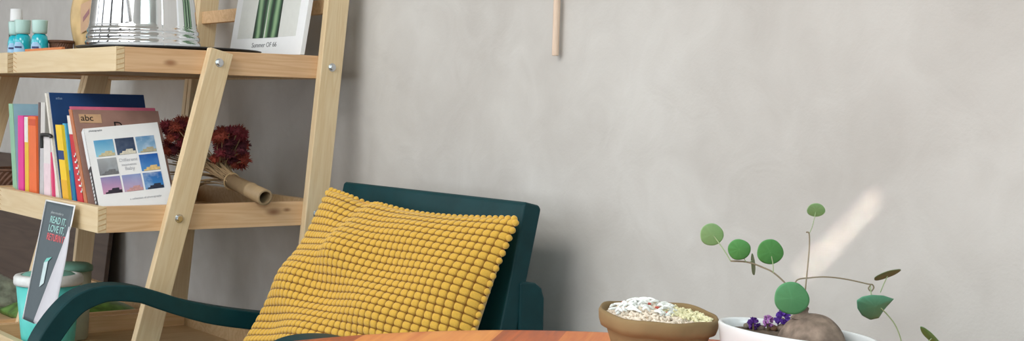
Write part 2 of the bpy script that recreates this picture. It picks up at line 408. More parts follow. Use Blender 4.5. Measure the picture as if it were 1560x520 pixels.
b = MB(); q = [c0 + dv * x + Vector((0, 0, z)) + dn * o for o in (.001, .0016) for x, z in ((.002, -.0), (.018, .022), (.018, .035), (.002, .012))]
b.hexa(q); obj('label_print', b, plain('label_print', (150, 104, 108), .5), lab)

# sanitiser bottles
def bottle(x, y, label, w=.022, zb=1.191, zc=1.226):
    t = thing('hand_gel_bottle', label, 'bottle', (x, y, TZ), 'small turquoise gel bottles on the top shelf')
    b = MB(); pr = [(0, TZ + .001), (.9 * w, TZ + .001), (w, TZ + .005), (w, zb - .026), (.97 * w, zb - .016), (.86 * w, zb - .006), (.62 * w, zb), (0, zb)]
    b.lathe(pr, 28, (x, y)); obj('bottle_body', b, M['gel'], t, smooth=True)
    b = MB(); b.lathe([(0, zb + .0005), (w * .80, zb + .0005), (w * .86, zb + .006), (w * .93, zc - .002), (w * .91, zc), (0, zc)], 28, (x, y)); obj('cap', b, M['capclear'], t, smooth=True)
    b = MB(); vs = []
    a0 = math.atan2(CAM.y - y, CAM.x - x) - .55
    n = 12
    for j in range(9):
        z = TZ + .012 + j * (zb - .022 - TZ - .012) / 8; hw = .85 * (max(.02, 1 - (j / 8.3) ** 4)) ** .5
        for i in range(n + 1):
            a = a0 + hw * (i / n * 2 - 1); vs.append((x + (w + .0006) * math.cos(a), y + (w + .0006) * math.sin(a), z))
    b.add(vs, [(j * (n + 1) + i, j * (n + 1) + i + 1, (j + 1) * (n + 1) + i + 1, (j + 1) * (n + 1) + i) for j in range(8) for i in range(n)])
    lb = obj('label', b, M['lblue'], t, smooth=True)
    b = MB(); vs = []
    for z in (zb - .038, zb - .033):
        for i in range(9): a = a0 + .45 * (i / 8 * 2 - 1); vs.append((x + (w + .0012) * math.cos(a), y + (w + .0012) * math.sin(a), z))
    b.add(vs, [(i, i + 1, i + 10, i + 9) for i in range(8)]); obj('label_mark', b, M['navy'], lb)
M['gel'] = plain('gel', (24, 182, 200), .12, 0, .04, 20, coat=.5)
M['capclear'] = plain('cap_clear', (178, 212, 206), .25, 0, .04, 20)
M['lblue'] = plain('label_blue', (150, 192, 226), .4)
M['navy'] = plain('navy', (28, 44, 100), .5)
bottle(.052, .652, 'turquoise gel bottle nearest the bucket, right end of the row of bottles', .0215)
bottle(.056, .800, 'turquoise gel bottle in the middle of the row on the top shelf', .0225, 1.195, 1.232)
bottle(.056, .852, 'turquoise gel bottle half hidden behind the middle one, beside the green tube', .0225, 1.193, 1.229)
x, y = .072, .905
t = thing('cream_tube', 'dark green tube with white cap at the left end of the top shelf', 'tube', (x, y, TZ))
b = MB(); b.lathe([(0, 1.233), (.017, 1.233), (.0165, 1.238), (.0150, 1.267), (0, 1.267)], 24, (x, y)); obj('cap', b, M['white'], t, smooth=True)
b = MB(); b.lathe([(0, TZ + .001), (.021, TZ + .001), (.0205, TZ + .05), (.0180, 1.2325), (0, 1.2325)], 24, (x, y)); bd = obj('tube_body', b, plain('dark_green', (18, 66, 52), .4), t, smooth=True)
aa = math.atan2(CAM.y - y, CAM.x - x) - .5
cc = Vector((x + .0188 * math.cos(aa), y + .0188 * math.sin(aa), 1.203)); tx = Vector((-math.sin(aa), math.cos(aa), 0)); nn = Vector((math.cos(aa), math.sin(aa), 0))
def disc(c, tx, nn, r, th, seg=24):
    b = MB(); vs = []
    for o in (0, th):
        for k in range(seg): a = 2 * PI * k / seg; vs.append(c + tx * r * math.cos(a) + Vector((0, 0, 1)) * r * math.sin(a) + nn * o)
    b.add(vs, [tuple(range(seg)), tuple(range(2 * seg - 1, seg - 1, -1))] + [(i, (i + 1) % seg, (i + 1) % seg + seg, i + seg) for i in range(seg)]); return b
lg = obj('emblem', disc(cc, tx, nn, .011, .001), M['white'], bd)
obj('emblem_centre', disc(cc + nn * .001, tx, nn, .0075, .0006), plain('emblem_brown', (120, 84, 62), .5), bd)
# low orange box in front of the bottles and a brown basket behind them
b = MB(); b.box(.021, .030, .40, .672, TZ, TZ + .0500); top('card_box', b, plain('orange_card', (206, 128, 78), .7), 'low orange box right behind the front lip of the top shelf', 'box', base=(.03, .5, TZ), bevel=.001)
def basket(name, c, r, h, label, z0):
    t = thing(name, label, 'basket', (c[0], c[1], z0))
    b = MB(); n = 60; vs = []; rows = 10
    for j in range(rows + 1):
        z = z0 + .001 + h * j / rows
        for k in range(n):
            a = 2 * PI * k / n; rr = r * (.82 + .18 * j / rows) * (1 + .018 * (1 if (k + j) % 2 else -1)); vs.append((c[0] + rr * math.cos(a), c[1] + rr * math.sin(a), z))
    b.add(vs, [(j * n + k, j * n + (k + 1) % n, (j + 1) * n + (k + 1) % n, (j + 1) * n + k) for j in range(rows) for k in range(n)] + [tuple(range(n - 1, -1, -1))])
    o = obj('basket_body', b, M['wicker'], t); sd = o.modifiers.new('s', 'SOLIDIFY'); sd.thickness = .003
    b = MB(); b.tube([(c[0] + r * math.cos(2 * PI * k / 40), c[1] + r * math.sin(2 * PI * k / 40), z0 + h) for k in range(41)], .004, 8, caps=False); obj('rim', b, M['wicker'], t, smooth=True)
M['wicker'] = plain('wicker', (98, 66, 48), .7, 0, .25, 90, .4)
basket('wicker_basket', (.105, .645), .030, .072, 'dark brown wicker basket behind the gel bottles on the top shelf', TZ)

# ------------------------------------------------------------------ books on the middle shelf
BZ = .7502
GRP = 'books standing on the middle shelf'
def book(y0, y1, x0, width, ztop, lean, spine, label, cover=None, spine_extra=None, z0=BZ, ht=None):
    """spine faces -x; thickness along y from y0 (right) to y1 (left); lean = shift of the top towards +y"""
    c = cover or spine
    H = ztop - z0
    t = thing('book', label, 'book', (x0, (y0 + y1) / 2, z0), GRP)
    cm = plain('cover', c, .45, 0, .03, 40); sm = plain('spine', spine, .45, 0, .03, 40)
    cv = .0022
    P = lambda x, y, z: (x, y + lean * (z - z0) / H, z)
    def bx(xa, xb, ya, yb, za, zb): return [P(xa, ya, za), P(xb, ya, za), P(xb, yb, za), P(xa, yb, za), P(xa, ya, zb), P(xb, ya, zb), P(xb, yb, zb), P(xa, yb, zb)]
    b = MB(); b.hexa(bx(x0 + cv, x0 + width, y0, y0 + cv, z0, ztop)); b.hexa(bx(x0 + cv, x0 + width, y1 - cv, y1, z0, ztop))
    obj('cover', b, cm, t, bevel=.0006)
    b = MB(); b.hexa(bx(x0, x0 + cv, y0, y1, z0, ztop)); s_ = obj('spine', b, sm, t, bevel=.0006)
    b = MB(); b.hexa(bx(x0 + cv, x0 + width - .003, y0 + cv, y1 - cv, z0 + .003, ztop - .003)); obj('pages', b, M['pages'], t)
    for (fa, fb, col) in (spine_extra or []):
        b = MB(); za, zb = z0 + H * fa, z0 + H * fb
        b.hexa(bx(x0 - .0005, x0 + .001, y0 + .0005, y1 - .0005, za, zb)); obj('spine_print', b, plain('print', col, .5), s_)
    return t, P, s_
def yy(px, py=290, X=0.0): return on_x(px, py, X).y
XB = -.012
# (px left, px right) at the lip line, px of the top, height px, etc.
def row(pl, pr, ptop_x, ptop_y, x0, width, spine, label, cap=.045, **k):
    y1 = yy(pl, 300, x0); y0 = yy(pr, 300, x0)
    if y1 - y0 > cap: y0 = y1 - cap
    q = on_x(ptop_x, ptop_y, x0)
    # top position belongs to the left edge of the spine
    lean = q.y - y1
    return book(y0, y1, x0, width, q.z, lean * (q.z - BZ) / max(.05, q.z - on_x(ptop_x, 300, x0).z) if False else lean, spine, label, **k)
row(21, 27, 13, 158, .0, .19, (148, 196, 164), 'tall book with pale green spine and light blue cover, leftmost in the row', cover=(158, 200, 218), cap=.035)
row(28, 37, 27, 176, .004, .15, (232, 62, 156), 'slim bright magenta book beside the pale green one', cap=.042)
row(38.5, 44, 37, 178, .004, .15, (238, 196, 60), 'slim book with yellow spine and white top between magenta and orange', cover=(236, 236, 230), spine_extra=[(.72, 1, (238, 236, 230))])
row(45, 56.5, 43, 177, .0, .15, (240, 116, 60), 'thick orange book left of centre in the row', cap=.055, spine_extra=[(.03, .16, (120, 60, 50)), (.9, .97, (214, 84, 48))])
row(57, 59.5, 58, 156, .006, .18, (112, 96, 96), 'tall thin grey brown book between the orange and the white binders')
row(60.5, 67, 62, 156, .006, .18, (214, 212, 208), 'tall pale grey book next to the white notebook', cap=.03, cover=(176, 172, 164), spine_extra=[(.1, .6, (196, 196, 200))])
nb, P, sp = row(68, 78, 66, 203, -.004, .13, (232, 226, 226), 'white notebook with black band across its top corner', cap=.045, spine_extra=[(.03, .62, (236, 214, 222))])
row(80.3, 82.3, 76, 232, -.002, .13, (228, 74, 124), 'very thin pink booklet leaning beside the white notebook')
row(83, 88, 79, 222, .004, .13, (236, 232, 226), 'short white book in front of the blue atlas', cap=.03, cover=(236, 232, 226))
row(89, 94, 82, 216, .010, .13, (112, 200, 224), 'slim sky blue book left of the yellow one')
row(99, 108, 84, 190, -.004, .15, (246, 206, 42), 'bright yellow book leaning in the middle of the row', cap=.04, spine_extra=[(.12, .4, (232, 178, 40)), (.62, .72, (30, 60, 120))])
row(110, 115, 95, 188, .004, .15, (66, 172, 212), 'light blue book right of the yellow one', spine_extra=[(.0, .5, (40, 90, 160))])
row(116, 121, 99, 190, .010, .15, (30, 52, 112), 'navy spined book between light blue and red books')
rb, P, sp = row(122, 131, 102, 176, -.012, .15, (202, 40, 54), 'red book with white spine top and white spine letters', cap=.035, spine_extra=[(.82, 1, (232, 226, 220))])
# white letters running down the red spine
# the big blue atlas: its cover shows above the others
yb_ = .318; yt_ = .430
q0 = on_y(72, 141, yt_); q1 = on_y(219, 146, yt_); y1 = yt_; lean = yt_ - yb_
t = thing('book', 'large dark blue book rising behind the others with white page edge', 'book', (q0.x, y1, BZ), GRP)
def slab(t, name, xa, xb, y, th, za, zb, lean, mat, tilt=0, bevel=.0008):
    b = MB(); H = zb - za
    b.hexa([(xa, y, za), (xb, y, za), (xb, y + th, za), (xa, y + th, za), (xa + tilt, y + lean, zb), (xb + tilt, y + lean, zb), (xb + tilt, y + th + lean, zb), (xa + tilt, y + th + lean, zb)])
    return obj(name, b, mat, t, bevel=bevel)
xa = q0.x
slab(t, 'cover', xa + .004, q1.x, y1 - lean, .002, BZ, q0.z, lean, plain('atlas_blue', (34, 70, 122), .4, 0, .1, 20))
slab(t, 'pages', xa - .002, q1.x - .003, y1 - lean + .0021, .012, BZ + .001, q0.z - .002, lean, M['pages'])
slab(t, 'cover', xa + .004, q1.x, y1 - lean + .0142, .002, BZ, q0.z, lean, plain('atlas_back', (206, 214, 220), .4))
text_mesh('atlas', .009, (q0.x + .018, y1 - lean * .060 - .0012, q0.z - .016), (1, 0, 0), (0, lean, q0.z - BZ), plain('atlas_ink', (130, 160, 196), .5), t, 'lettering')

# brown "abc" book with pink spine, its cover facing the room
y1 = .232; q0 = on_y(109, 167, y1); q1 = on_y(241, 180, y1); lean = .126; tl = -.001
t = thing('book', 'brown picture book marked abc with a pink edge, behind the white photo book', 'book', (q0.x, y1, BZ), GRP)
H = q0.z - BZ
slab(t, 'cover', q0.x - tl + .002, q1.x - tl, y1 - lean, .0022, BZ, q0.z, lean, plain('abc_cover', (158, 124, 114), .45, 0, .12, 26), tilt=tl)
slab(t, 'pages', q0.x - tl + .003, q1.x - tl - .004, y1 - lean + .0023, .0135, BZ + .002, q0.z - .003, lean, M['pages'], tilt=tl)
slab(t, 'cover', q0.x - tl + .002, q1.x - tl, y1 - lean + .016, .0022, BZ, q0.z + .007, lean * (1 + .007 / H), plain('abc_pink', (214, 110, 140), .45), tilt=tl)
slab(t, 'spine', q0.x - tl - .001, q0.x - tl + .0018, y1 - lean, .0182, BZ, q0.z, lean, plain('abc_spine', (190, 116, 76), .45), tilt=tl)
ud = Vector((tl, lean, H)).normalized()
def onc(fx, fz, off=.0006):  # point on the abc cover
    return Vector((q0.x - tl + .004 + fx + tl * fz / H, y1 - lean + lean * fz / H - off, BZ + fz))
b = MB(); c = [onc(.010, H - .030), onc(.062, H - .030), onc(.062, H - .010), onc(.010, H - .010)]
b.hexa([p for p in c] + [p + Vector((0, -.0006, 0)) for p in c]); pl_ = obj('title_plate', b, plain('abc_plate', (206, 168, 132), .5), t)
ink = plain('ink', (24, 22, 26), .5)
text_mesh('abc', .022, onc(.013, H - .025, .0014), (1, 0, 0), ud, ink, t, 'lettering')
text_mesh('D', .030, onc(.088, H - .045, .0012), (1, 0, 0), ud, ink, t, 'lettering')

# generic oriented slab: origin corner, axes
def obox(o, X, Y, Z, mi=0, mb=None):
    mb = mb or MB(); mb.hexa([o, o + X, o + X + Y, o + Y, o + Z, o + X + Z, o + X + Y + Z, o + Y + Z], mi); return mb
# white photo book facing the room
c_ = on_y(128, 196, .165); d2 = on_y(240, 186, .150); a_ = on_y(150.5, 315, .075)
zlow = BZ + .001
X = d2 - c_; Yv = c_ - a_; b_ = a_ + X
nrm = X.cross(Yv).normalized()   # towards the camera?
if nrm.dot(CAM - a_) < 0: nrm = -nrm
ex = zlow - a_.z
t0 = Yv.normalized(); k = ex / t0.z
O_ = a_ + t0 * k; X_ = X; Y_ = c_ - O_
Y_ = Y_
t = thing('photo_book', 'white photo book with a grid of nine small sky pictures, in front of the row', 'book', O_, GRP)
TH = .020
obj('cover', obox(O_, X_, Y_, nrm * -.0018), M['white'], t, bevel=.0008)
obj('pages', obox(O_ + X_ * .012 - nrm * .0019 + Y_ * .004, X_ * .975, Y_ * .99, nrm * -(TH - .004)), M['pages'], t)
obj('cover', obox(O_ - nrm * (TH - .0018), X_, Y_, nrm * -.0018), M['white'], t, bevel=.0008)
sp = obj('spine', obox(O_ - X_ * .012, X_ * .012, Y_, nrm * -TH), plain('spine_dark', (60, 58, 62), .5), t, bevel=.0006, label='dark grey spine with white top')
obj('spine_top', obox(O_ - X_ * .014 + Y_ * .6, X_ * .014, Y_ * .4, nrm * -(TH - .0006)), M['white'], sp)
fz0 = (a_ - O_).length / Y_.length   # where photo y=320 sits
def cv(fx, fy): return O_ + X_ * fx + Y_ * (fz0 + (1 - fz0) * fy)
def patch(name, fx0, fx1, fy0, fy1, mat, parent, off=.0004, th=.0005, poly=None):
    p = poly or [(fx0, fy0), (fx1, fy0), (fx1, fy1), (fx0, fy1)]
    n = len(p); b = MB()
    vs = [cv(x, y) + nrm * (off - .0004) for x, y in p] + [cv(x, y) + nrm * (off + th) for x, y in p]
    b.add(vs, [tuple(range(n)), tuple(range(2 * n - 1, n - 1, -1))] + [(i, (i + 1) % n, (i + 1) % n + n, i + n) for i in range(n)])
    return obj(name, b, mat, parent)
def sky_print(nm, lo, hi, cloud=0):
    mt, tt, bs = nt(nm); N = tt.nodes.new; tc = N('ShaderNodeTexCoord'); n = N('ShaderNodeTexNoise'); n.inputs['Scale'].default_value = 40; n.inputs['Detail'].default_value = 4
    sx = N('ShaderNodeSeparateXYZ'); link(tt, tc.outputs['Generated'], sx.inputs[0]); link(tt, tc.outputs['Object'], n.inputs['Vector'])
    mx = N('ShaderNodeMix'); mx.data_type = 'RGBA'; mx.inputs['A'].default_value = srgb(*lo); mx.inputs['B'].default_value = srgb(*hi); link(tt, sx.outputs[2], mx.inputs['Factor'])
    m2 = N('ShaderNodeMix'); m2.data_type = 'RGBA'; m2.inputs['B'].default_value = srgb(205, 220, 235)
    mr = N('ShaderNodeMapRange'); mr.inputs['From Min'].default_value = .45; mr.inputs['From Max'].default_value = .75; mr.inputs['To Max'].default_value = cloud; link(tt, n.outputs['Fac'], mr.inputs['Value'])
    link(tt, mr.outputs[0], m2.inputs['Factor']); link(tt, mx.outputs['Result'], m2.inputs['A']); link(tt, m2.outputs['Result'], bs.inputs['Base Color']); bs.inputs['Roughness'].default_value = .5
    return mt
cells = [((150, 205, 225), (70, 150, 200), .2, (196, 186, 150)), ((52, 72, 104), (40, 58, 88), .1, (210, 206, 190)), ((150, 185, 210), (90, 140, 185), .7, (176, 168, 140)),
         ((120, 124, 128), (165, 170, 175), .3, (110, 112, 116)), None, ((70, 140, 205), (16, 84, 168), .1, (222, 192, 130)),
         ((205, 150, 180), (130, 130, 180), .1, (40, 34, 50)), ((190, 160, 190), (130, 150, 200), .1, (196, 150, 150)), ((60, 140, 205), (24, 92, 170), .8, (34, 44, 66))]
gx0, gw, gh, gp = .090, .255, .212, .026
gy0 = .83
k = 0
for rw in range(3):
    for cl in range(3):
        c = cells[k]; k += 1
        x0 = gx0 + cl * (gw + gp); y1_ = gy0 - rw * (gh + gp * 1.0); y0_ = y1_ - gh
        if c is None: continue
        o = patch('photo', x0, x0 + gw, y0_, y1_, sky_print('sky_print', c[0], c[1], c[2]), t)
        w_, h_ = gw, gh
        sil = [(x0 + .12 * w_, y0_), (x0 + .98 * w_, y0_), (x0 + .98 * w_, y0_ + .17 * h_), (x0 + .85 * w_, y0_ + .17 * h_), (x0 + .85 * w_, y0_ + .3 * h_), (x0 + .5 * w_, y0_ + .3 * h_), (x0 + .46 * w_, y0_ + .2 * h_), (x0 + .28 * w_, y0_ + .2 * h_), (x0 + .26 * w_, y0_ + .1 * h_), (x0 + .12 * w_, y0_ + .08 * h_)]
        patch('house_print', 0, 0, 0, 0, plain('house_print', c[3], .6, 0, .15, 200), o, off=.0009, poly=sil)
xd = X_.normalized(); yd = Y_.normalized()
grey = plain('ink_light', (196, 198, 204), .6)
cx0 = gx0 + gw + gp + gw / 2; cyy = gy0 - gh - gp
for i, s_ in enumerate(('Different', 'moments', 'Baby')):
    text_mesh(s_, .0115 if i != 1 else .009, cv(cx0, cyy - .065 - i * .056) + nrm * .001, xd, yd, grey, t, 'title', align='CENTER')
text_mesh('a collection of photographs', .0065, cv(.42, .035) + nrm * .001, xd, yd, plain('ink_faint', (190, 192, 198), .6), t, 'lettering')
text_mesh('photographs', .006, cv(.05, .95) + nrm * .001, xd, yd, plain('ink_faint2', (150, 152, 158), .6), t, 'lettering')
for i in range(9):   # white letters down the dark spine
    p0 = O_ - X_ * .0145 + Y_ * (fz0 + (1 - fz0) * (.06 + .045 * i)) - nrm * (TH * .3)
    obj('spine_letter', obox(p0, X_ * .003, Y_ * .024, nrm * -(TH * .4)), M['white'], sp)

# black band and pink line on the white notebook; letters on the red spine
q = nb; xq = q.location.x
b = MB(); yl = yy(66, 206, xq); yr = yy(80, 206, xq); zt = on_x(66, 204, xq).z
b.tube(spline([(xq - .002, yl + .002, zt - .035), (xq - .004, yl + .001, zt - .006), (xq - .004, yl - .01, zt - .002), (xq - .004, yr + .008, zt - .002), (xq - .003, yr, zt - .006)], 6), .0045, 8)
obj('elastic_band', b, M['black'], q, smooth=True)
q = rb; xq = q.location.x; H = .28
for i in range(7):
    py = 236 + i * 9; px = 114 + (py - 236) * .19
    c = on_x(px, py, xq - .0012); b = MB(); wl = .010 + .004 * (i % 3)
    b.box(c.x - .0004, c.x + .0006, c.y - wl / 2, c.y + wl / 2, c.z - .0055, c.z - .0015); b.box(c.x - .0004, c.x + .0006, c.y - wl / 2, c.y - wl / 2 + .003, c.z - .0055, c.z + .0045)
    obj('spine_letter', b, M['white'], q)

# brown basket at the far left end of the middle shelf
basket('wicker_basket', (.12, 1.0), .085, .075, 'brown wicker basket left of the row of books at the edge of the photo', BZ)

# ------------------------------------------------------------------ dried bouquet in a bamboo tube
bam = plain('bamboo', (170, 146, 112), .5, 0, .16, 30, .1)
e0 = on_y(404, 304, -.030); e0.z += .004
e1 = on_y(352, 276, .135)
ax = (e1 - e0).normalized()
t = thing('dried_bouquet', 'bunch of dried dark red flowers with straw stems in a bamboo tube', 'dried flowers', (e0 + e1) * .5)
b = MB(); ro, ri = .0185, .0145
c_ = ax.orthogonal().normalized(); d_ = ax.cross(c_)
L = (e1 - e0).length
prof = [(0.0, ri), (0.0, ro), (.006, ro + .0006), (.4, ro), (.41, ro + .0015), (.43, ro), (1.0, ro - .001), (1.0, ri), (.0, ri)]
seg = 36; vs = []
for f, r in prof:
    for k in range(seg): a = 2 * PI * k / seg; vs.append(e0 + ax * L * (f if f <= 1 else 1) + (c_ * math.cos(a) + d_ * math.sin(a)) * r)
b.add(vs, [(i * seg + k, i * seg + (k + 1) % seg, (i + 1) * seg + (k + 1) % seg, (i + 1) * seg + k) for i in range(len(prof) - 1) for k in range(seg)])
obj('bamboo_tube', b, bam, t, smooth=True)
b = MB(); b.tube([e0 + ax * L * .98 + (c_ * math.cos(a) + d_ * math.sin(a)) * (ro + .0015) for a in [2 * PI * k / 24 for k in range(25)]], .0018, 6, caps=False)
obj('tie', b, plain('twine', (196, 168, 126), .8), t)
# stems fan out, flower heads at their ends
rnd = random.Random(3); b = MB(); heads = []
tgt = []
for i in range(130):
    if i < 66: px, py, Y = rnd.uniform(322, 374), rnd.uniform(198, 252), rnd.uniform(.12, .26)
    elif i < 104: px, py, Y = rnd.uniform(252, 292), rnd.uniform(186, 232), rnd.uniform(.16, .30)
    else: px, py, Y = rnd.uniform(236, 300), rnd.uniform(232, 290), rnd.uniform(.2, .34)
    q = on_y(px, py, Y)
    if q.z < BZ + .01: q.z = BZ + .01
    if q.x > .49: q.x = .49
    st = e1 - ax * .02 + c_ * rnd.uniform(-.011, .011) + d_ * rnd.uniform(-.011, .011)
    mid = st + ax * .05 + (q - st) * .25 + Vector((rnd.uniform(-.008, .008), rnd.uniform(-.008, .008), rnd.uniform(-.004, .012)))
    b.tube(spline([st, mid, q], 5), [.0015] * 10 + [.0011], 5)
    if i < 104: heads.append(q)
obj('stems', b, plain('straw', (162, 136, 102), .8, 0, .25, 20), t)
fm = [plain('dried_red', (112, 34, 44), .8, 0, .35, 60), plain('dried_rust', (140, 60, 44), .8, 0, .3, 60), plain('dried_maroon', (88, 30, 42), .8, 0, .3, 60)]
for i, q in enumerate(heads):
    b = MB(); r = rnd.uniform(.012, .018)
    dd = (q - e1).normalized()
    for k in range(84):
        v = Vector((rnd.gauss(0, 1), rnd.gauss(0, 1), rnd.gauss(0, 1))).normalized(); v = (v + dd * .25).normalized()
        p = v.orthogonal().normalized(); c0 = q + v * r * .3; tip = q + v * r * rnd.uniform(.85, 1.25); p2 = v.cross(p)
        b.add([c0 + p * .0017, c0 - p * .0017, tip - p * .0008, tip + p * .0008, (c0 + tip) / 2 + p2 * .0013], [(0, 1, 4), (1, 2, 4), (2, 3, 4), (3, 0, 4)])
    b.blob(q, r * .62, i, .2, 8, 5)
    obj('flower_head', b, fm[(i * 7) % 3 if q.z < .93 else (i % 2)], t)

# ------------------------------------------------------------------ low shelf things
# curled card: READ IT, LOVE IT, RETURN IT
t = thing('reading_card', 'dark grey card reading READ IT, LOVE IT, RETURN IT curling away at its right side', 'sign', (-.07, .2, .60))
A0 = on_x(70, 304, -.050); A1 = on_x(115, 312, -.050)
B0 = on_y(34, 486, A0.y - .005)                 # lower left
dX = (A1 - A0); dX.z = 0
dn_ = (B0 - A0)
slate = plain('slate_print', (84, 97, 104), .5, 0, .03)
back = plain('card_back', (206, 206, 214), .6, 0, .02)
n, mrow = 14, 26
def cardP(s, r, off=0):
    # s across 0..1, r down 0..1; the lower right corner rolls towards the room and to the left
    p = A0 + dn_ * r + dX * s
    return p + Vector((-off, -off * .3, 0))
# fold line from the right edge near the top to the bottom about 45% across
def cut(r): return 1.0 if r < .17 else 1.0 - (r - .17) / .83 * .56
b = MB(); vs = []
for j in range(mrow + 1):
    r = j / mrow
    for i in range(n + 1): vs.append(cardP(cut(r) * i / n, r))
b.add(vs, [(j * (n + 1) + i, j * (n + 1) + i + 1, (j + 1) * (n + 1) + i + 1, (j + 1) * (n + 1) + i) for j in range(mrow) for i in range(n)])
o = obj('card_sheet', b, M['white'], t, smooth=True, label='white bordered sheet'); sd = o.modifiers.new('s', 'SOLIDIFY'); sd.thickness = .0012; sd.offset = 0
b = MB(); vs = []
for j in range(mrow + 1):
    r = .012 + .985 * j / mrow
    for i in range(n + 1):
        s = .045 + (min(cut(r), .965) - .045) * i / n
        vs.append(cardP(s, r, .0016))
b.add(vs, [(j * (n + 1) + i, j * (n + 1) + i + 1, (j + 1) * (n + 1) + i + 1, (j + 1) * (n + 1) + i) for j in range(mrow) for i in range(n)])
face = obj('printed_face', b, slate, t, smooth=True); sd = face.modifiers.new('s', 'SOLIDIFY'); sd.thickness = .0006
# the lower right corner folded forward: its pale back shows as a long tapering flap
b = MB(); vs = []; nc = 10
for j in range(mrow + 1):
    f = j / mrow; r = .17 + .79 * f
    Lp = cardP(cut(r), r, .0035)
    wdt = .66 * f ** .8
    Rp = cardP(min(1.10, cut(r) + wdt), r, .004 + .004 * f)
    for i in range(nc + 1):
        e = i / nc; p = Lp * (1 - e) + Rp * e
        vs.append(p + Vector((-1, 0, 0)) * (.003 + .012 * f) * math.sin(PI * e) ** .7)
b.add(vs, [(j * (nc + 1) + i, j * (nc + 1) + i + 1, (j + 1) * (nc + 1) + i + 1, (j + 1) * (nc + 1) + i) for j in range(mrow) for i in range(nc)])
o = obj('curled_corner', b, back, t, smooth=True, label='pale back side of the sheet folded forward'); sd = o.modifiers.new('s', 'SOLIDIFY'); sd.thickness = .0008
xd = dX.normalized(); yd = -dn_.normalized(); hC = dn_.length; wC = dX.length
mint = plain('mint_ink', (176, 224, 220), .5); coral = plain('coral_ink', (238, 112, 118), .5)
for s_, r, mt in (('READ IT,', .175, mint), ('LOVE IT,', .245, mint), ('RETURN IT', .315, coral)):
    text_mesh(s_, .0225, cardP(.31, r, .0026), xd, yd, mt, t, 'lettering', squash=1.10 if s_[-1] == 'T' else 1.22)
text_mesh('please remember to', .009, cardP(.30, .10, .003), xd, yd, plain('ink_soft', (170, 180, 184), .5), t, 'lettering', squash=1.1)
# picture of a book at the lower right of the print
b = MB(); pp = [(.38, .52), (.60, .50), (.60, .44), (.52, .43), (.38, .45)]
for off, pts, mi in ((.0032, [(.40, .70), (.52, .66), (.52, .48), (.40, .50)], 0), (.0034, [(.40, .50), (.54, .475), (.62, .44), (.46, .46)], 1)):
    vs = [cardP(x, y, off) for x, y in pts] + [cardP(x, y, off + .0006) for x, y in pts]
    b.hexa(vs, mi)
obj('book_picture', b, [plain('pic_white', (206, 226, 230), .5), plain('pic_mint', (120, 206, 196), .5)], t)

# turquoise bin with white rim
BX, BY = .005, .46
bz0 = .4005; bzr = .577
BX = on_y(74, 430, BY).x
t = thing('waste_bin', 'turquoise plastic swing bin with white rim behind the reading card', 'bin', (BX, BY, bz0))
b = MB(); b.lathe([(0, bz0), (.056, bz0), (.060, bz0 + .004), (.076, bzr), (.073, bzr), (.058, bz0 + .006), (0, bz0 + .006)], 48, (BX, BY)); obj('bin_body', b, plain('turquoise', (98, 214, 208), .4, 0, .02), t, smooth=True)
b = MB(); b.lathe([(.073, bzr - .006), (.0805, bzr - .006), (.082, bzr), (.0815, bzr + .012), (.078, bzr + .017), (.066, bzr + .019), (.064, bzr + .018), (.072, bzr)], 48, (BX, BY)); obj('rim', b, plain('rim_white', (232, 236, 236), .35), t, smooth=True)
b = MB()
b.lathe([(.0655, bzr + .015), (.055, bzr + .022), (.03, bzr + .027), (0, bzr + .028)], 40, (BX, BY)); obj('swing_lid', b, plain('lid_green', (128, 190, 178), .4), t, smooth=True)
# dull green bin deeper in the shelf
cx, cy = on_y(108, 430, .62).x, .62
t = thing('plastic_tub', 'pale olive tub with a green lid standing right of the turquoise bin', 'tub', (cx, cy, bz0))
b = MB(); b.lathe([(0, bz0), (.040, bz0), (.044, bz0 + .004), (.052, bz0 + .185), (.049, bz0 + .185), (.041, bz0 + .006), (0, bz0 + .006)], 40, (cx, cy)); obj('tub_body', b, plain('olive', (176, 178, 156), .5), t, smooth=True)
b = MB(); b.lathe([(.048, bz0 + .180), (.055, bz0 + .180), (.055, bz0 + .192), (.045, bz0 + .198), (0, bz0 + .199)], 40, (cx, cy)); obj('lid', b, plain('lid_green2', (110, 160, 146), .5), t, smooth=True)

# printed green packets lying on the second shelf's low board, clear bag at the far left
def packet(name, x0, x1, y0, y1, z0, h, rgb, label, grp=None):
    b = MB(); nx_, ny_ = 10, 12; rn = random.Random(int(x0 * 999) + 7); vs = []
    for lay in (1, 0):
        for j in range(ny_ + 1):
            for i in range(nx_ + 1):
                fx, fy = i / nx_, j / ny_; e = min(1, 4 * min(fx, 1 - fx)) ** .5 * min(1, 4 * min(fy, 1 - fy)) ** .5
                z = z0 + .001 + (h * (.25 + .75 * e) + rn.uniform(-.002, .003) if lay else 0)
                vs.append((x0 + (x1 - x0) * fx, y0 + (y1 - y0) * fy, z))
    n1 = (nx_ + 1) * (ny_ + 1); fs = []
    for lay in (0, 1):
        for j in range(ny_):
            for i in range(nx_):
                a = lay * n1 + j * (nx_ + 1) + i; fs.append((a, a + 1, a + nx_ + 2, a + nx_ + 1))
    for i in range(nx_): fs.append((i, i + 1, n1 + i + 1, n1 + i)); q = ny_ * (nx_ + 1) + i; fs.append((q, q + 1, n1 + q + 1, n1 + q))
    for j in range(ny_): q = j * (nx_ + 1); fs.append((q, q + nx_ + 1, n1 + q + nx_ + 1, n1 + q)); q += nx_; fs.append((q, q + nx_ + 1, n1 + q + nx_ + 1, n1 + q))
    b.add(vs, fs)
    mt = plain('packet', rgb, .35, 0, .5, 34, .1)
    return top(name, b, mt, label, 'packet', base=((x0 + x1) / 2, (y0 + y1) / 2, z0), smooth=True, group=grp)
Y2 = W + 2 * LT + .004
packet('snack_packet', .10, .42, Y2 + .06, Y2 + .40, .4002, .05, (96, 140, 62), 'flat green printed packet on the lowest shelf behind the chair arm')
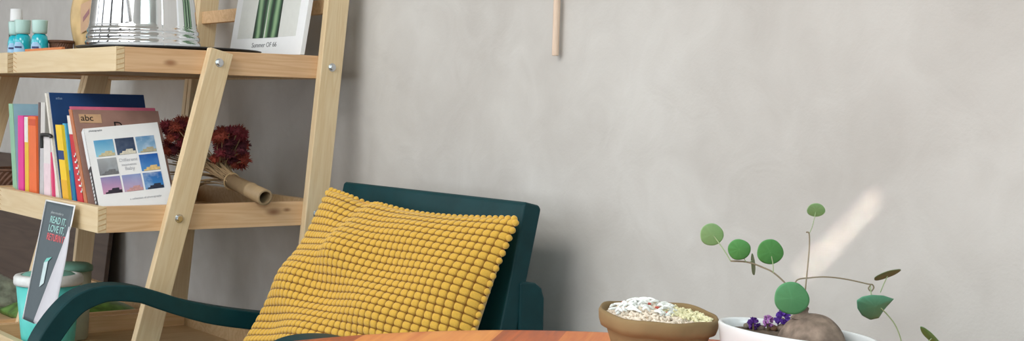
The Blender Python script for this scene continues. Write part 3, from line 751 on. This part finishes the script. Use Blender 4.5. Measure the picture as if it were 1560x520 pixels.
packet('clear_bag', -.05, .22, Y2 + .44, Y2 + .66, .4002, .09, (150, 158, 142), 'crumpled grey green plastic bag left of the turquoise bin')

# ------------------------------------------------------------------ wooden stick on the wall
b = MB(); q0 = on_x(846, 85, .606); q1 = on_x(849, -10, .606)
d = (q1 - q0).normalized(); b.tube([q0, q0 + d * .0015, q0 + d * .35], [.0058, .0070, .0070], 16)
top('hanging_rod', b, wood('rod_wood', (226, 204, 184), (214, 188, 166), 'z', scale=40), 'thin pale wooden rod hanging against the plaster wall', 'rod', base=q0, smooth=False)

# ------------------------------------------------------------------ armchair
chair = thing('armchair', 'dark teal painted bentwood armchair standing in front of the shelf', 'chair', (.15, -.52, 0))
T = M['teal']
Lv, Rv = -.190, -.855
# back panel: gently leaning thick board
b = MB(); b.prism_y([(.350, .36), (.395, .36), (.470, .70), (.5015, .838), (.497, .846), (.466, .853), (.460, .850), (.433, .715)], Rv, Lv)
obj('backrest', b, T, chair, bevel=.006, segs=3)
for y0 in (Rv - .004, Lv - .058):
    b = MB(); b.prism_y([(.452, .0), (.512, .0), (.512, .668), (.505, .688), (.490, .699), (.470, .703), (.452, .703)], y0, y0 + .062)
    obj('rear_post', b, T, chair, bevel=.005, segs=3)
up = [(.52, .553), (.46, .549), (.38, .551), (.292, .561), (.187, .581), (.100, .603), (.042, .624), (-.013, .641), (-.068, .647), (-.114, .642), (-.155, .622), (-.194, .580), (-.222, .532), (-.240, .46), (-.247, .36), (-.245, .2), (-.240, .0)]
lo = [(.52, .516), (.46, .513), (.38, .515), (.273, .525), (.158, .547), (.072, .575), (.014, .598), (-.013, .607), (-.068, .613), (-.105, .604), (-.130, .590), (-.156, .560), (-.182, .518), (-.200, .45), (-.207, .36), (-.205, .2), (-.200, .0)]
us = spline([(x, 0, z) for x, z in up], 5); ls = spline([(x, 0, z) for x, z in lo], 5)
def arm(y0, y1, sh=0):
    b = MB(); n = len(us)
    vs = []
    for p, q in zip(us, ls): vs += [(p.x + sh, y0, p.z), (p.x + sh, y1, p.z), (q.x + sh, y1, q.z), (q.x + sh, y0, q.z)]
    fs = [(0, 1, 2, 3), ((n - 1) * 4 + 3, (n - 1) * 4 + 2, (n - 1) * 4 + 1, (n - 1) * 4)]
    for i in range(n - 1):
        for k in range(4): fs.append((i * 4 + k, (i + 1) * 4 + k, (i + 1) * 4 + (k + 1) % 4, i * 4 + (k + 1) % 4))
    b.add(vs, fs); return obj('armrest', b, T, chair, bevel=.003)
LA = (-.165, -.105); RA = (-.925, -.865)
arm(*LA); arm(*RA, .055)
b = MB(); b.prism_y([(-.20, .345), (.40, .300), (.40, .325), (-.20, .370), (-.215, .36)], -.86, -.17); obj('seat', b, T, chair, bevel=.006)
b = MB(); b.box(-.205, -.175, RA[1], LA[0], .30, .345); obj('front_rail', b, T, chair, bevel=.003)
b = MB(); b.box(.47, .50, Rv + .058, Lv - .058, .30, .36); obj('rear_rail', b, T, chair, bevel=.003)
for y0, y1 in ((Rv - .014, Rv - .004), (Lv, Lv + .03)):
    b = MB(); b.box(.46, .505, y0, y1, .515, .553); obj('arm_block', b, T, chair, bevel=.001)

# ------------------------------------------------------------------ yellow cushion
def cushion():
    TL, TR = Vector((.372, -.283, .842)), Vector((.425, -.880, .824))
    BL, BR = Vector((.115, -.205, .375)), Vector((.262, -.900, .385))
    N1, N2, K = 38, 31, 7
    nu, nv = N1 * K, N2 * K
    nrm = (TR - TL).cross(BL - TL).normalized()
    if nrm.x > 0: nrm = -nrm
    def base(a, c, side):
        # a: 0 left .. 1 right, c: 0 top .. 1 bottom
        s, t_ = 2 * a - 1, 2 * c - 1
        p = (TL * (1 - a) + TR * a) * (1 - c) + (BL * (1 - a) + BR * a) * c
        ctr = (TL + TR + BL + BR) / 4
        ex = (TR - TL).normalized(); ey = (BL - TL).normalized()
        p = p - ex * (.030 * s * (1 - t_ * t_) ** 1.2) - ey * (.022 * t_ * (1 - s * s) ** 1.2)
        e = (max(0, 1 - abs(s) ** 2.4)) ** .62 * (max(0, 1 - abs(t_) ** 2.4)) ** .62
        h = .088 * e
        # soft folds: one valley from the top left corner region, fine creases on the left half
        fold = .017 * math.sin((a * 1.2 + c * 2.0) * 7.0 + 1.0) * (1 - a) ** .8 * e
        fold += .010 * math.sin((a * 3.5 - c * 4.2) * 4 + .5) * e * (1 - .5 * a)
        fold += -.016 * math.exp(-((a - .24 - .16 * c) / .06) ** 2) * math.exp(-(c / .35) ** 2)
        fold += .010 * math.exp(-((a - .36) / .10) ** 2) * math.exp(-(c / .3) ** 2)
        return p + nrm * (h + (fold if side > 0 else 0)) * side
    b = MB(); vs = []; gr = []
    for j in range(nv + 1):
        for i in range(nu + 1):
            a, c = i / nu, j / nv
            p = base(a, c, 1)
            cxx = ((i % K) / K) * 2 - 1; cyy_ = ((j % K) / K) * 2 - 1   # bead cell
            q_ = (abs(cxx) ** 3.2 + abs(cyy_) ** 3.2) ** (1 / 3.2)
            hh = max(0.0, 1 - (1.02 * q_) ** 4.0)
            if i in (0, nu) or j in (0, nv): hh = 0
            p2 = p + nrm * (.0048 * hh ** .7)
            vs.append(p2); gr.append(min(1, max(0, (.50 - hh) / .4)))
    F = [(j * (nu + 1) + i, j * (nu + 1) + i + 1, (j + 1) * (nu + 1) + i + 1, (j + 1) * (nu + 1) + i) for j in range(nv) for i in range(nu)]
    b.add(vs, F); o0 = len(vs)
    n2 = 30; vs2 = [base(i / n2, j / n2, -1) for j in range(n2 + 1) for i in range(n2 + 1)]
    b.add(vs2, [(j * (n2 + 1) + i, (j + 1) * (n2 + 1) + i, (j + 1) * (n2 + 1) + i + 1, j * (n2 + 1) + i + 1) for j in range(n2) for i in range(n2)])
    # little tufts along the rim so the outline is beaded
    cen = (TL + TR + BL + BR) / 4; cnt = 0
    for side_ in range(4):
        n_ = N1 if side_ in (0, 2) else N2
        for k in range(n_):
            f = (k + .5) / n_
            a, c = ((f, 0), (1, f), (f, 1), (0, f))[side_]
            p = base(a, c, 1); b.blob(p + nrm * .0015, 0.0066, cnt, .06, 8, 6, (1, 1, 1)); cnt += 1
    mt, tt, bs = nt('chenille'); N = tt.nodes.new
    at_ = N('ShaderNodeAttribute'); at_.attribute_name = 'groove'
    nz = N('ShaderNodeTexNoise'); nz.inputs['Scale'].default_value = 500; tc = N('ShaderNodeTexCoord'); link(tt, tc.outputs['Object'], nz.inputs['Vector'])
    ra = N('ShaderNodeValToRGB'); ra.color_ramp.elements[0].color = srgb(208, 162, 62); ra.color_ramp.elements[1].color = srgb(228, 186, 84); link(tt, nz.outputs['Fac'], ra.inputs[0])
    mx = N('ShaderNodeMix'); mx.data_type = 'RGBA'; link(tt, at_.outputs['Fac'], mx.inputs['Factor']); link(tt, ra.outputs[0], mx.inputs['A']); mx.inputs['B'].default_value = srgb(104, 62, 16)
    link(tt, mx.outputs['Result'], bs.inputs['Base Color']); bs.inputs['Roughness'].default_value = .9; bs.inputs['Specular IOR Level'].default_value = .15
    bs.inputs['Sheen Weight'].default_value = .3
    bp = N('ShaderNodeBump'); bp.inputs['Strength'].default_value = .3; bp.inputs['Distance'].default_value = .001; link(tt, nz.outputs['Fac'], bp.inputs['Height']); link(tt, bp.outputs[0], bs.inputs['Normal'])
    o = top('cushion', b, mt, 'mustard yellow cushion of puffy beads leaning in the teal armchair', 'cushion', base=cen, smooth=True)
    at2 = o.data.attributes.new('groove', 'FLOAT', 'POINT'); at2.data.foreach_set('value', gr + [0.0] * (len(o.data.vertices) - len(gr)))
    return o
cushion()

# ------------------------------------------------------------------ round table
TCX, TCY, TR_, TT = -.258, -1.856, .53, .73
tb = thing('round_table', 'round orange brown wooden table in the foreground', 'table', (TCX, TCY, 0))
b = MB(); b.lathe([(0, TT - .028), (TR_ - .02, TT - .028), (TR_ - .006, TT - .022), (TR_, TT - .012), (TR_ - .001, TT - .005), (TR_ - .006, TT - .0005), (TR_ - .02, TT), (TR_ * .5, TT), (0, TT)], 160, (TCX, TCY))
def table_wood():
    mt, tt, bs = nt('table_wood'); N = tt.nodes.new; tc = N('ShaderNodeTexCoord'); mp = N('ShaderNodeMapping'); mp.inputs['Rotation'].default_value = (0, 0, R(-42)); link(tt, tc.outputs['Object'], mp.inputs['Vector'])
    sx = N('ShaderNodeSeparateXYZ'); link(tt, mp.outputs[0], sx.inputs[0])
    dv_ = N('ShaderNodeMath'); dv_.operation = 'MULTIPLY'; dv_.inputs[1].default_value = 12; link(tt, sx.outputs[1], dv_.inputs[0]); fl = N('ShaderNodeMath'); fl.operation = 'FLOOR'; link(tt, dv_.outputs[0], fl.inputs[0])
    wn = N('ShaderNodeTexWhiteNoise'); wn.noise_dimensions = '1D'; link(tt, fl.outputs[0], wn.inputs['W'])
    mp2 = N('ShaderNodeMapping'); mp2.inputs['Scale'].default_value = (1.2, 14, 1); link(tt, mp.outputs[0], mp2.inputs['Vector'])
    n = N('ShaderNodeTexNoise'); n.inputs['Scale'].default_value = 4; n.inputs['Detail'].default_value = 5; n.inputs['Distortion'].default_value = 1; link(tt, mp2.outputs[0], n.inputs['Vector'])
    ma = N('ShaderNodeMath'); ma.operation = 'MULTIPLY_ADD'; ma.inputs[1].default_value = .55; link(tt, wn.outputs['Value'], ma.inputs[0])
    m5 = N('ShaderNodeMath'); m5.operation = 'MULTIPLY'; m5.inputs[1].default_value = .6; link(tt, n.outputs['Fac'], m5.inputs[0]); link(tt, m5.outputs[0], ma.inputs[2])
    r = N('ShaderNodeValToRGB'); e = r.color_ramp.elements; e[0].position = .2; e[0].color = srgb(150, 70, 32); e[1].position = .85; e[1].color = srgb(240, 158, 78); x = e.new(.5); x.color = srgb(208, 104, 44)
    link(tt, ma.outputs[0], r.inputs[0]); link(tt, r.outputs[0], bs.inputs['Base Color']); bs.inputs['Roughness'].default_value = .42; bs.inputs['Specular IOR Level'].default_value = .35; return mt
tw = table_wood()
obj('tabletop', b, tw, tb, smooth=True)
b = MB(); b.lathe([(0, .02), (.045, .02), (.040, .1), (.038, .60), (.06, .66), (.14, .69), (.14, TT - .0285), (0, TT - .0285)], 32, (TCX, TCY)); obj('pedestal', b, tw, tb, smooth=True)
b = MB(); b.lathe([(0, 0), (.26, 0), (.265, .01), (.25, .022), (.06, .035), (0, .035)], 48, (TCX, TCY)); obj('foot_plate', b, M['black'], tb, smooth=True)

# ------------------------------------------------------------------ clay bowl with crumbs
BCX, BCY = -.067, -1.765
def wobb(x, y, z, a):
    # the handmade rim is uneven: higher at the back left, lower at the front
    k = max(0, (z - TT) / .08)
    tow = (x * -CF.x + y * -CF.y) / .066; rt = (x * CR.x + y * CR.y) / .066
    dz = k * (-.0032 * tow - .0034 * rt + .0009 * math.sin(3 * a + 1) + .0007 * math.sin(7 * a))
    f = 1 + .006 * math.sin(5 * a) * k
    return x * f, y * f, z + dz
t = thing('clay_bowl', 'small brown clay bowl with an uneven thick rim on the table', 'bowl', (BCX, BCY, TT))
b = MB(); z = TT + .0005 - .0025
b.lathe([(0, z + .0025), (.032, z + .0025), (.036, z + .0045), (.0475, z + .035), (.054, z + .0575), (.0545, z + .060), (.0635, z + .064), (.0655, z + .070), (.0660, z + .078), (.0645, z + .081), (.0625, z + .0815), (.0610, z + .079), (.0600, z + .070), (.050, z + .040), (.033, z + .012), (0, z + .008)], 96, (BCX, BCY), wob=wobb)
obj('bowl_body', b, M['clay'], t, smooth=True)
def bowl_h(x, y):   # mound surface above bowl centre
    tow = (x * -CF.x + y * -CF.y) / .066; rt = (x * CR.x + y * CR.y) / .066; r2 = (x * x + y * y) / .056 ** 2
    return z + .0755 - .0030 * tow - .0030 * rt + .0085 * math.exp(-((rt + .30) / .5) ** 2) * max(0, 1 - r2 * .6) + .0030 * max(0, 1 - r2)
rnd = random.Random(8)
def grains(name, n, cond, mat, label, cat, size, up=0.0, stretch=1.5):
    b = MB(); c = 0
    while c < n:
        a, r = rnd.uniform(0, 2 * PI), .0575 * math.sqrt(rnd.random()); x, y = r * math.cos(a), r * math.sin(a)
        rt = (x * CR.x + y * CR.y) / .066; tow = (x * -CF.x + y * -CF.y) / .066
        if not cond(rt, tow): continue
        c += 1; h = bowl_h(x, y) - rnd.uniform(0, .0035) + up * rnd.random(); s = size * rnd.uniform(.7, 1.3)
        d = Vector((rnd.gauss(0, 1), rnd.gauss(0, 1), rnd.gauss(0, .5))).normalized(); p = Vector((BCX + x, BCY + y, h))
        b.tube([p - d * s * stretch, p, p + d * s * stretch], [s * .5, s, s * .45], 5)
    return b
b = MB(); vs = []; n = 40; rings = 12
for j in range(rings + 1):
    r = .0585 * j / rings
    for k in range(n): a = 2 * PI * k / n; x, y = r * math.cos(a), r * math.sin(a); vs.append((BCX + x, BCY + y, bowl_h(x, y) - .004))
b.add(vs, [(j * n + k, j * n + (k + 1) % n, (j + 1) * n + (k + 1) % n, (j + 1) * n + k) for j in range(rings) for k in range(n)])
g = grains('', 900, lambda rt, tow: rt < .25 or tow > .2, None, '', '', .0016)
b.add(g.v, g.f)
o = top('pale_shreds', b, plain('pinkish_white', (236, 224, 208), .8, 0, .12, 200), 'heap of pinkish white crumbs filling the clay bowl', 'crumbs', base=(BCX, BCY, z + .07), smooth=False); o['kind'] = 'stuff'
b = grains('', 420, lambda rt, tow: rt > .05 and tow < .35, None, '', '', .0017, up=.004)
o = top('yellow_crumbs', b, plain('pale_yellow', (238, 234, 196), .8, 0, .08, 200), 'pale yellow crumbs at the right of the bowl', 'crumbs', base=(BCX, BCY, z + .07)); o['kind'] = 'stuff'
# white wispy strips piled on the left top
b = MB()
for i in range(60):
    rt, tow = rnd.uniform(-.75, .22), rnd.uniform(-.45, .45)
    cr = Vector((CR.x, CR.y, 0)).normalized(); ct = Vector((-CF.x, -CF.y, 0)).normalized()
    o_ = cr * rt * .066 + ct * tow * .066; p = Vector((BCX, BCY, bowl_h(o_.x, o_.y) + rnd.uniform(0, .006))) + o_
    d = (cr * rnd.uniform(-1, 1) + ct * rnd.uniform(-.6, .6)).normalized(); l = rnd.uniform(.004, .009)
    b.tube(spline([p - d * l, p + Vector((0, 0, rnd.uniform(0, .003))), p + d * l + Vector((0, 0, rnd.uniform(-.003, .002)))], 4), [.0008, .0013, .0016, .0018, .0018, .0017, .0015, .0012, .0006], 6)
o = top('white_strips', b, plain('bright_white', (240, 244, 242), .7, 0, .02), 'bright white soft strips heaped on the left side of the bowl', 'strips', base=(BCX, BCY, z + .075), smooth=True); o['kind'] = 'stuff'
for i, (px, py, lb) in enumerate(((953, 467, 'long dark red flake at the top left of the crumbs'), (972, 477.5, 'red flake lying flat just below the white strips, left of centre'), (1001, 484, 'reddish flake in the middle of the crumbs'),
        (1012, 474, 'red flake at the edge of the white strips towards the yellow crumbs'), (1017, 487, 'salmon flake right of centre near the front rim'), (988, 481, 'tiny orange flake in the centre of the crumbs'), (950, 474, 'faint orange flake at the left of the crumbs'))):
    q = on_z(px, py, z + .076); dx_, dy_ = q.x - BCX, q.y - BCY; rr_ = math.hypot(dx_, dy_)
    if rr_ > .052: dx_ *= .052 / rr_; dy_ *= .052 / rr_; q.x = BCX + dx_; q.y = BCY + dy_
    q.z = bowl_h(dx_, dy_) + .0025
    b = MB(); d = Vector((CR.x, CR.y, 0)).normalized() * .0028 + Vector((0, 0, rnd.uniform(-.001, .001))); b.tube([q - d, q, q + d], [.0006, .0015, .0006], 5)
    top('red_flake', b, plain('red_flake', (200, 84, 70), .6), lb, 'flake', base=q, group='red flakes in the clay bowl')

# ------------------------------------------------------------------ white oval pot, plant
PX, PY = -.035, -1.932; SX, SY = .047, .098; PZ = TT + .0005; RIM = .0795
pot = thing('planter', 'white glazed oval planter on the table', 'plant pot', (PX, PY, TT))
b = MB(); pr = [(0, 0), (.80, 0), (.86, .003), (.93, .035), (.985, .070), (1.0, .0775), (.985, .0795), (.955, .0795), (.935, .0775), (.92, .070), (.87, .035), (.80, .008), (0, .006)]
b.lathe([(r, PZ + h) for r, h in pr], 96, (PX, PY), SX, SY); obj('pot_body', b, M['ceramic'], pot, smooth=True)
b = MB(); vs = []; n, rings = 48, 10; rn = random.Random(4)
for j in range(rings + 1):
    for k in range(n):
        a = 2 * PI * k / n; r = .925 * j / rings; vs.append((PX + SX * r * math.cos(a), PY + SY * r * math.sin(a), PZ + .0700 + (rn.uniform(-.0015, .0015) if j < rings else 0)))
b.add(vs, [(j * n + k, j * n + (k + 1) % n, (j + 1) * n + (k + 1) % n, (j + 1) * n + k) for j in range(rings) for k in range(n)])
o = top('potting_soil', b, M['soil'], 'brown soil filling the white oval planter', 'soil', base=(PX, PY, PZ + .066)); o['kind'] = 'stuff'
# pebbles
def soil_pt(px, py, up=0):
    q = on_z(px, py, PZ + .0700 + up); ex_, ey_ = (q.x - PX) / SX, (q.y - PY) / SY; r_ = math.hypot(ex_, ey_)
    if r_ > .78: q.x = PX + (q.x - PX) * .78 / r_; q.y = PY + (q.y - PY) * .78 / r_
    return q
for i, (px, py, r, c, lb) in enumerate(((1125, 491, .0058, (148, 142, 130), 'largest pale grey pebble at the left end of the planter'), (1138, 497, .004, (120, 112, 100), 'grey pebble left of the deep purple flower'), (1182, 494, .0052, (138, 122, 108), 'round pebble between the lilac and the large purple flower'),
        (1160, 500, .004, (112, 100, 88), 'dark pebble below the two left flowers'), (1178, 500, .0042, (150, 116, 92), 'reddish brown pebble in front of the lilac flower'), (1116, 489, .004, (128, 124, 116), 'small grey pebble touching the left inner wall of the planter'))):
    q = soil_pt(px, py + 1, r * .5); b = MB(); b.blob((q.x, q.y, PZ + .0705 + r * .5), r, i + 20, .1, 10, 7, (1, 1.15, .8))
    top('pebble', b, plain('pebble', c, .85, 0, .15, 150), lb, 'pebble', base=(q.x, q.y, PZ + .070), group='pebbles in the planter', smooth=True)
# dried purple flowers
D0 = 1.36
def statice(px, py, d, r, rgb, label, seed):
    q = soil_pt(px, py, d); q.z = PZ + .070 + d; t = thing('purple_flower', label, 'flower', (q.x, q.y, PZ + .067), 'little dried flowers in the planter')
    rn = random.Random(seed); b = MB()
    for k in range(30):
        v = Vector((rn.gauss(0, 1), rn.gauss(0, 1), rn.gauss(0, 1) + .5)).normalized(); p = v.orthogonal().normalized(); p2 = v.cross(p); l = r * rn.uniform(.75, 1.15); wd = r * .34
        c0 = q + v * r * .2; tip = q + v * l
        b.add([c0, tip + p * wd, tip + p2 * wd * .8 + v * r * .1, tip - p * wd, tip - p2 * wd * .8 + v * r * .1], [(0, 1, 2), (0, 2, 3), (0, 3, 4), (0, 4, 1), (1, 2, 3, 4)])
    obj('petals', b, plain('petals', rgb, .7, 0, .25, 150), t)
    b = MB(); b.tube([(q.x, q.y, PZ + .067), q], .0012, 6); obj('stem', b, plain('stem_brown', (120, 104, 70), .8), t)
statice(1148, 494, .0065, .0062, (84, 38, 132), 'deep purple dried flower, leftmost in the planter', 1)
statice(1170, 490, .010, .0060, (168, 112, 180), 'pinkish lilac dried flower between two purple ones', 2)
statice(1193, 485, .014, .0078, (82, 40, 146), 'large deep purple dried flower beside the brown tuber', 3)
statice(1237, 482, .012, .0052, (132, 112, 178), 'pale violet dried flower behind the neck of the tuber', 4)
# caudex plant
q = at(1237, 520, 1.355)
pl = thing('caudex_plant', 'small plant with round green leaves on thin stems rising from a brown tuber', 'plant', (q.x, q.y, PZ + .067))
cz = at(1232, 478, 1.355).z
b = MB(); n, rings = 48, 24; vs = []; cxy = Vector((q.x, q.y, 0)); rn = random.Random(2)
topr = cz - (PZ + .055); nk = at(1221, 476, 1.355); nk2 = at(1222, 466, 1.355)
for j in range(rings + 1):
    th = PI / 2 * j / rings
    for k in range(n):
        a = 2 * PI * k / n; r = .0345 * math.cos(th) ** .9 * (1 + .025 * math.sin(3 * a + 2 * th) + .012 * math.sin(9 * a + 5 * th)); vs.append((q.x + r * math.cos(a), q.y + r * math.sin(a) * 1.08, PZ + .055 + topr * math.sin(th) ** .92))
b.add(vs, [(j * n + k, j * n + (k + 1) % n, (j + 1) * n + (k + 1) % n, (j + 1) * n + k) for j in range(rings) for k in range(n)])
b.tube(spline([nk - Vector((0, 0, .006)), nk, (nk + nk2) / 2, nk2], 4), [.011, .010, .0085, .0078, .007, .0066, .0066, .0068, .0070, .0072, .0070, .006, .004], 14)
obj('tuber', b, plain('tuber_bark', (128, 112, 100), .9, 0, .5, 75, .9), pl, smooth=True)
def P_(px, py, d=1.36): return at(px, py, d)
stem_m = plain('stem', (136, 126, 104), .7); pet_m = plain('petiole', (150, 170, 128), .6)
stems = [([(1224, 466), (1227, 440), (1231, 400), (1233, 375), (1232.5, 356), (1228, 354)], .0011, 1.36, 1.36),
         ([(1222, 466), (1200, 436), (1180, 417), (1165, 409), (1140, 400), (1113, 398)], .0013, 1.36, 1.38),
         ([(1223, 464), (1212, 430), (1235, 423.5), (1262, 422.5), (1290, 426), (1322, 433), (1329, 434), (1331, 439), (1327, 444), (1323, 440), (1326, 435)], .0011, 1.36, 1.37)]
for pts, r, d0, d1 in stems:
    b = MB(); n = len(pts); b.tube(spline([P_(x, y, d0 + (d1 - d0) * i / (n - 1)) for i, (x, y) in enumerate(pts)], 7), r * .68, 7); obj('stem', b, stem_m, pl, smooth=True)
def leafmat(name, rgb, trans=.35, vein=.14):
    mt, tt, bs = nt(name); N = tt.nodes.new; c = srgb(*rgb)
    at_ = N('ShaderNodeAttribute'); at_.attribute_name = 'rad'; at2 = N('ShaderNodeAttribute'); at2.attribute_name = 'vein'
    mx = N('ShaderNodeMix'); mx.data_type = 'RGBA'; mx.inputs['A'].default_value = c; mx.inputs['B'].default_value = tuple(min(1, x * 1.6 + .06) for x in c[:3]) + (1,)
    mm = N('ShaderNodeMath'); mm.operation = 'MULTIPLY'; mm.inputs[1].default_value = vein; link(tt, at2.outputs['Fac'], mm.inputs[0]); link(tt, mm.outputs[0], mx.inputs['Factor'])
    link(tt, mx.outputs['Result'], bs.inputs['Base Color']); bs.inputs['Roughness'].default_value = .5; bs.inputs['Specular IOR Level'].default_value = .3
    tr = N('ShaderNodeBsdfTranslucent'); link(tt, mx.outputs['Result'], tr.inputs['Color']); ms = N('ShaderNodeMixShader'); ms.inputs[0].default_value = trans
    out = tt.nodes['Material Output']; link(tt, bs.outputs[0], ms.inputs[1]); link(tt, tr.outputs[0], ms.inputs[2]); link(tt, ms.outputs[0], out.inputs['Surface']); return mt
def leaf(outline, ctr, d, rgb, tiltx=0, tilty=0, cup=.002, label=None, trans=.35):
    """outline: pixel radius function or polygon around ctr; the blade is tilted in depth by tiltx/tilty (depth per pixel of offset)"""
    n = 48; rings = 8; vs = []; rad = []; ve = []
    for j in range(rings + 1):
        for k in range(n):
            a = 2 * PI * k / n; ox, oy = outline(a); ox *= j / rings; oy *= j / rings
            f = j / rings
            dd = d + (tiltx * ox + tilty * oy) * d / FPX + cup * f * f + .0002 * math.sin(9 * a) * f
            vs.append(at(ctr[0] + ox, ctr[1] + oy, dd)); rad.append(f)
            ve.append(max(max(0, 1 - f * 6), (max(0, math.cos(a * 4.5)) ** 14) * (1 - f * .8)))
    b = MB(); b.add(vs, [(j * n + k, j * n + (k + 1) % n, (j + 1) * n + (k + 1) % n, (j + 1) * n + k) for j in range(rings) for k in range(n)])
    o = obj('leaf', b, leafmat('leaf', rgb, trans), pl, smooth=True, label=label)
    for nm, vals in (('rad', rad), ('vein', ve)): o.data.attributes.new(nm, 'FLOAT', 'POINT').data.foreach_set('value', vals)
    sd = o.modifiers.new('s', 'SOLIDIFY'); sd.thickness = .0005
    return o
def ell(rx, ry, rot=0, wob=.03, ph=0):
    def f(a):
        w_ = 1 + wob * math.sin(3 * a + ph) + wob * .5 * math.sin(5 * a + 2 * ph); x, y = rx * w_ * math.cos(a), ry * w_ * math.sin(a); return x * math.cos(rot) - y * math.sin(rot), x * math.sin(rot) + y * math.cos(rot)
    return f
leaf(ell(17.8, 16.8, 0, .02, 1), (1084, 357.5), 1.40, (186, 222, 172), .2, .3, label='green leaf at the far left, painted pale as if backlit', trans=.6)  # backlight through the blade is put into this lighter colour
leaf(ell(17.5, 16, 0, .02, 2), (1126, 380.5), 1.37, (100, 170, 98), -.2, .2)
leaf(ell(20, 19, 0, .025, .5), (1173, 384), 1.365, (102, 172, 100), .15, .2)
leaf(ell(13.8, 10, 0, .02, .2), (1243, 320), 1.385, (180, 216, 168), .1, .9, label='small green leaf at the top, painted pale as if backlit', trans=.6)  # lighter green stands in for backlight on this blade
leaf(ell(27, 24.8, .3, .02, 1.4), (1206, 455), 1.33, (112, 184, 132), .15, .25, cup=.003)
def tear(a):
    # blunt on the left and below, drawn out to a point on the right
    pts = [(0, (28, -11)), (.35, (14, 4)), (.9, (5, 18)), (1.5, (-8, 21)), (2.2, (-21, 14)), (2.9, (-28, 3)), (3.5, (-29, -9)), (4.1, (-20, -15)), (4.8, (-6, -17.5)), (5.6, (12, -16.5)), (6.2832, (28, -11))]
    for i in range(len(pts) - 1):
        if pts[i][0] <= a <= pts[i + 1][0] + 1e-6:
            f = (a - pts[i][0]) / (pts[i + 1][0] - pts[i][0]); return tuple(pts[i][1][q] * (1 - f) + pts[i + 1][1][q] * f for q in (0, 1))
    return pts[-1][1]
leaf(tear, (1334, 467), 1.355, (100, 166, 134), .5, .9, cup=.008, label='folded blue green leaf at the right', trans=.25)
leaf(ell(21.5, 4.6, -.34, .04, 1), (1351, 418.5), 1.37, (112, 134, 100), .3, 2.5, label='dark edge-on leaf above the folded one', trans=.15)
leaf(ell(2.9, 16.5, -.08, .05, 1), (1147, 403.5), 1.39, (146, 160, 124), 3.0, .3, label='narrow leaf seen edge-on on the left stem', trans=.3)
leaf(ell(24, 5.5, .75, .05, 2), (1419, 515), 1.37, (130, 176, 118), .5, 1.6, label='slanting leaf at the lower right edge', trans=.4)
for pts, d0, d1, r in (([(1113, 398), (1102, 380), (1086, 358)], 1.38, 1.402, .0009), ([(1137, 400), (1132, 392), (1127, 382)], 1.375, 1.372, .0007), ([(1178, 416), (1177.5, 402), (1174, 386)], 1.362, 1.367, .0008),
                  ([(1233, 356), (1238, 344), (1243, 322)], 1.362, 1.387, .0006), ([(1224, 462), (1215, 462), (1206, 456)], 1.358, 1.333, .0010), ([(1326, 436), (1327, 448), (1330, 462)], 1.37, 1.357, .0009),
                  ([(1341, 446), (1346, 434), (1352, 421)], 1.37, 1.371, .0008), ([(1340, 468), (1352, 480), (1364, 496), (1372, 516), (1376, 532), (1400, 534), (1419, 516)], 1.362, 1.37, .0010), ([(1142, 400), (1146, 397), (1147, 394)], 1.38, 1.39, .0007)):
    b = MB(); n = len(pts); b.tube(spline([P_(x, y, d0 + (d1 - d0) * i / (n - 1)) for i, (x, y) in enumerate(pts)], 6), r * .7, 6); obj('leaf_stalk', b, pet_m, pl, smooth=True)

# ------------------------------------------------------------------ glint of reflected sun on the wall
g0 = on_x(1205, 432, WX); g1 = on_x(1350, 288, WX); gm = (g0 + g1) / 2
l = bpy.data.lights.new('sun_glint', 'AREA'); l.shape = 'RECTANGLE'; dg = (g1 - g0); l.size = dg.length * .80; l.size_y = .022; l.energy = .012; l.spread = R(1.8); l.color = (1, .93, .86)
o = bpy.data.objects.new('sun_glint', l); COL.objects.link(o)
pos = gm + Vector((-1.15, .0, .62)); fw = (gm - pos).normalized(); xx = (dg - fw * dg.dot(fw)).normalized(); zz = -fw; y3 = zz.cross(xx)
mm_ = Matrix((xx, y3, zz)).transposed().to_4x4(); mm_.translation = pos; o.matrix_world = mm_
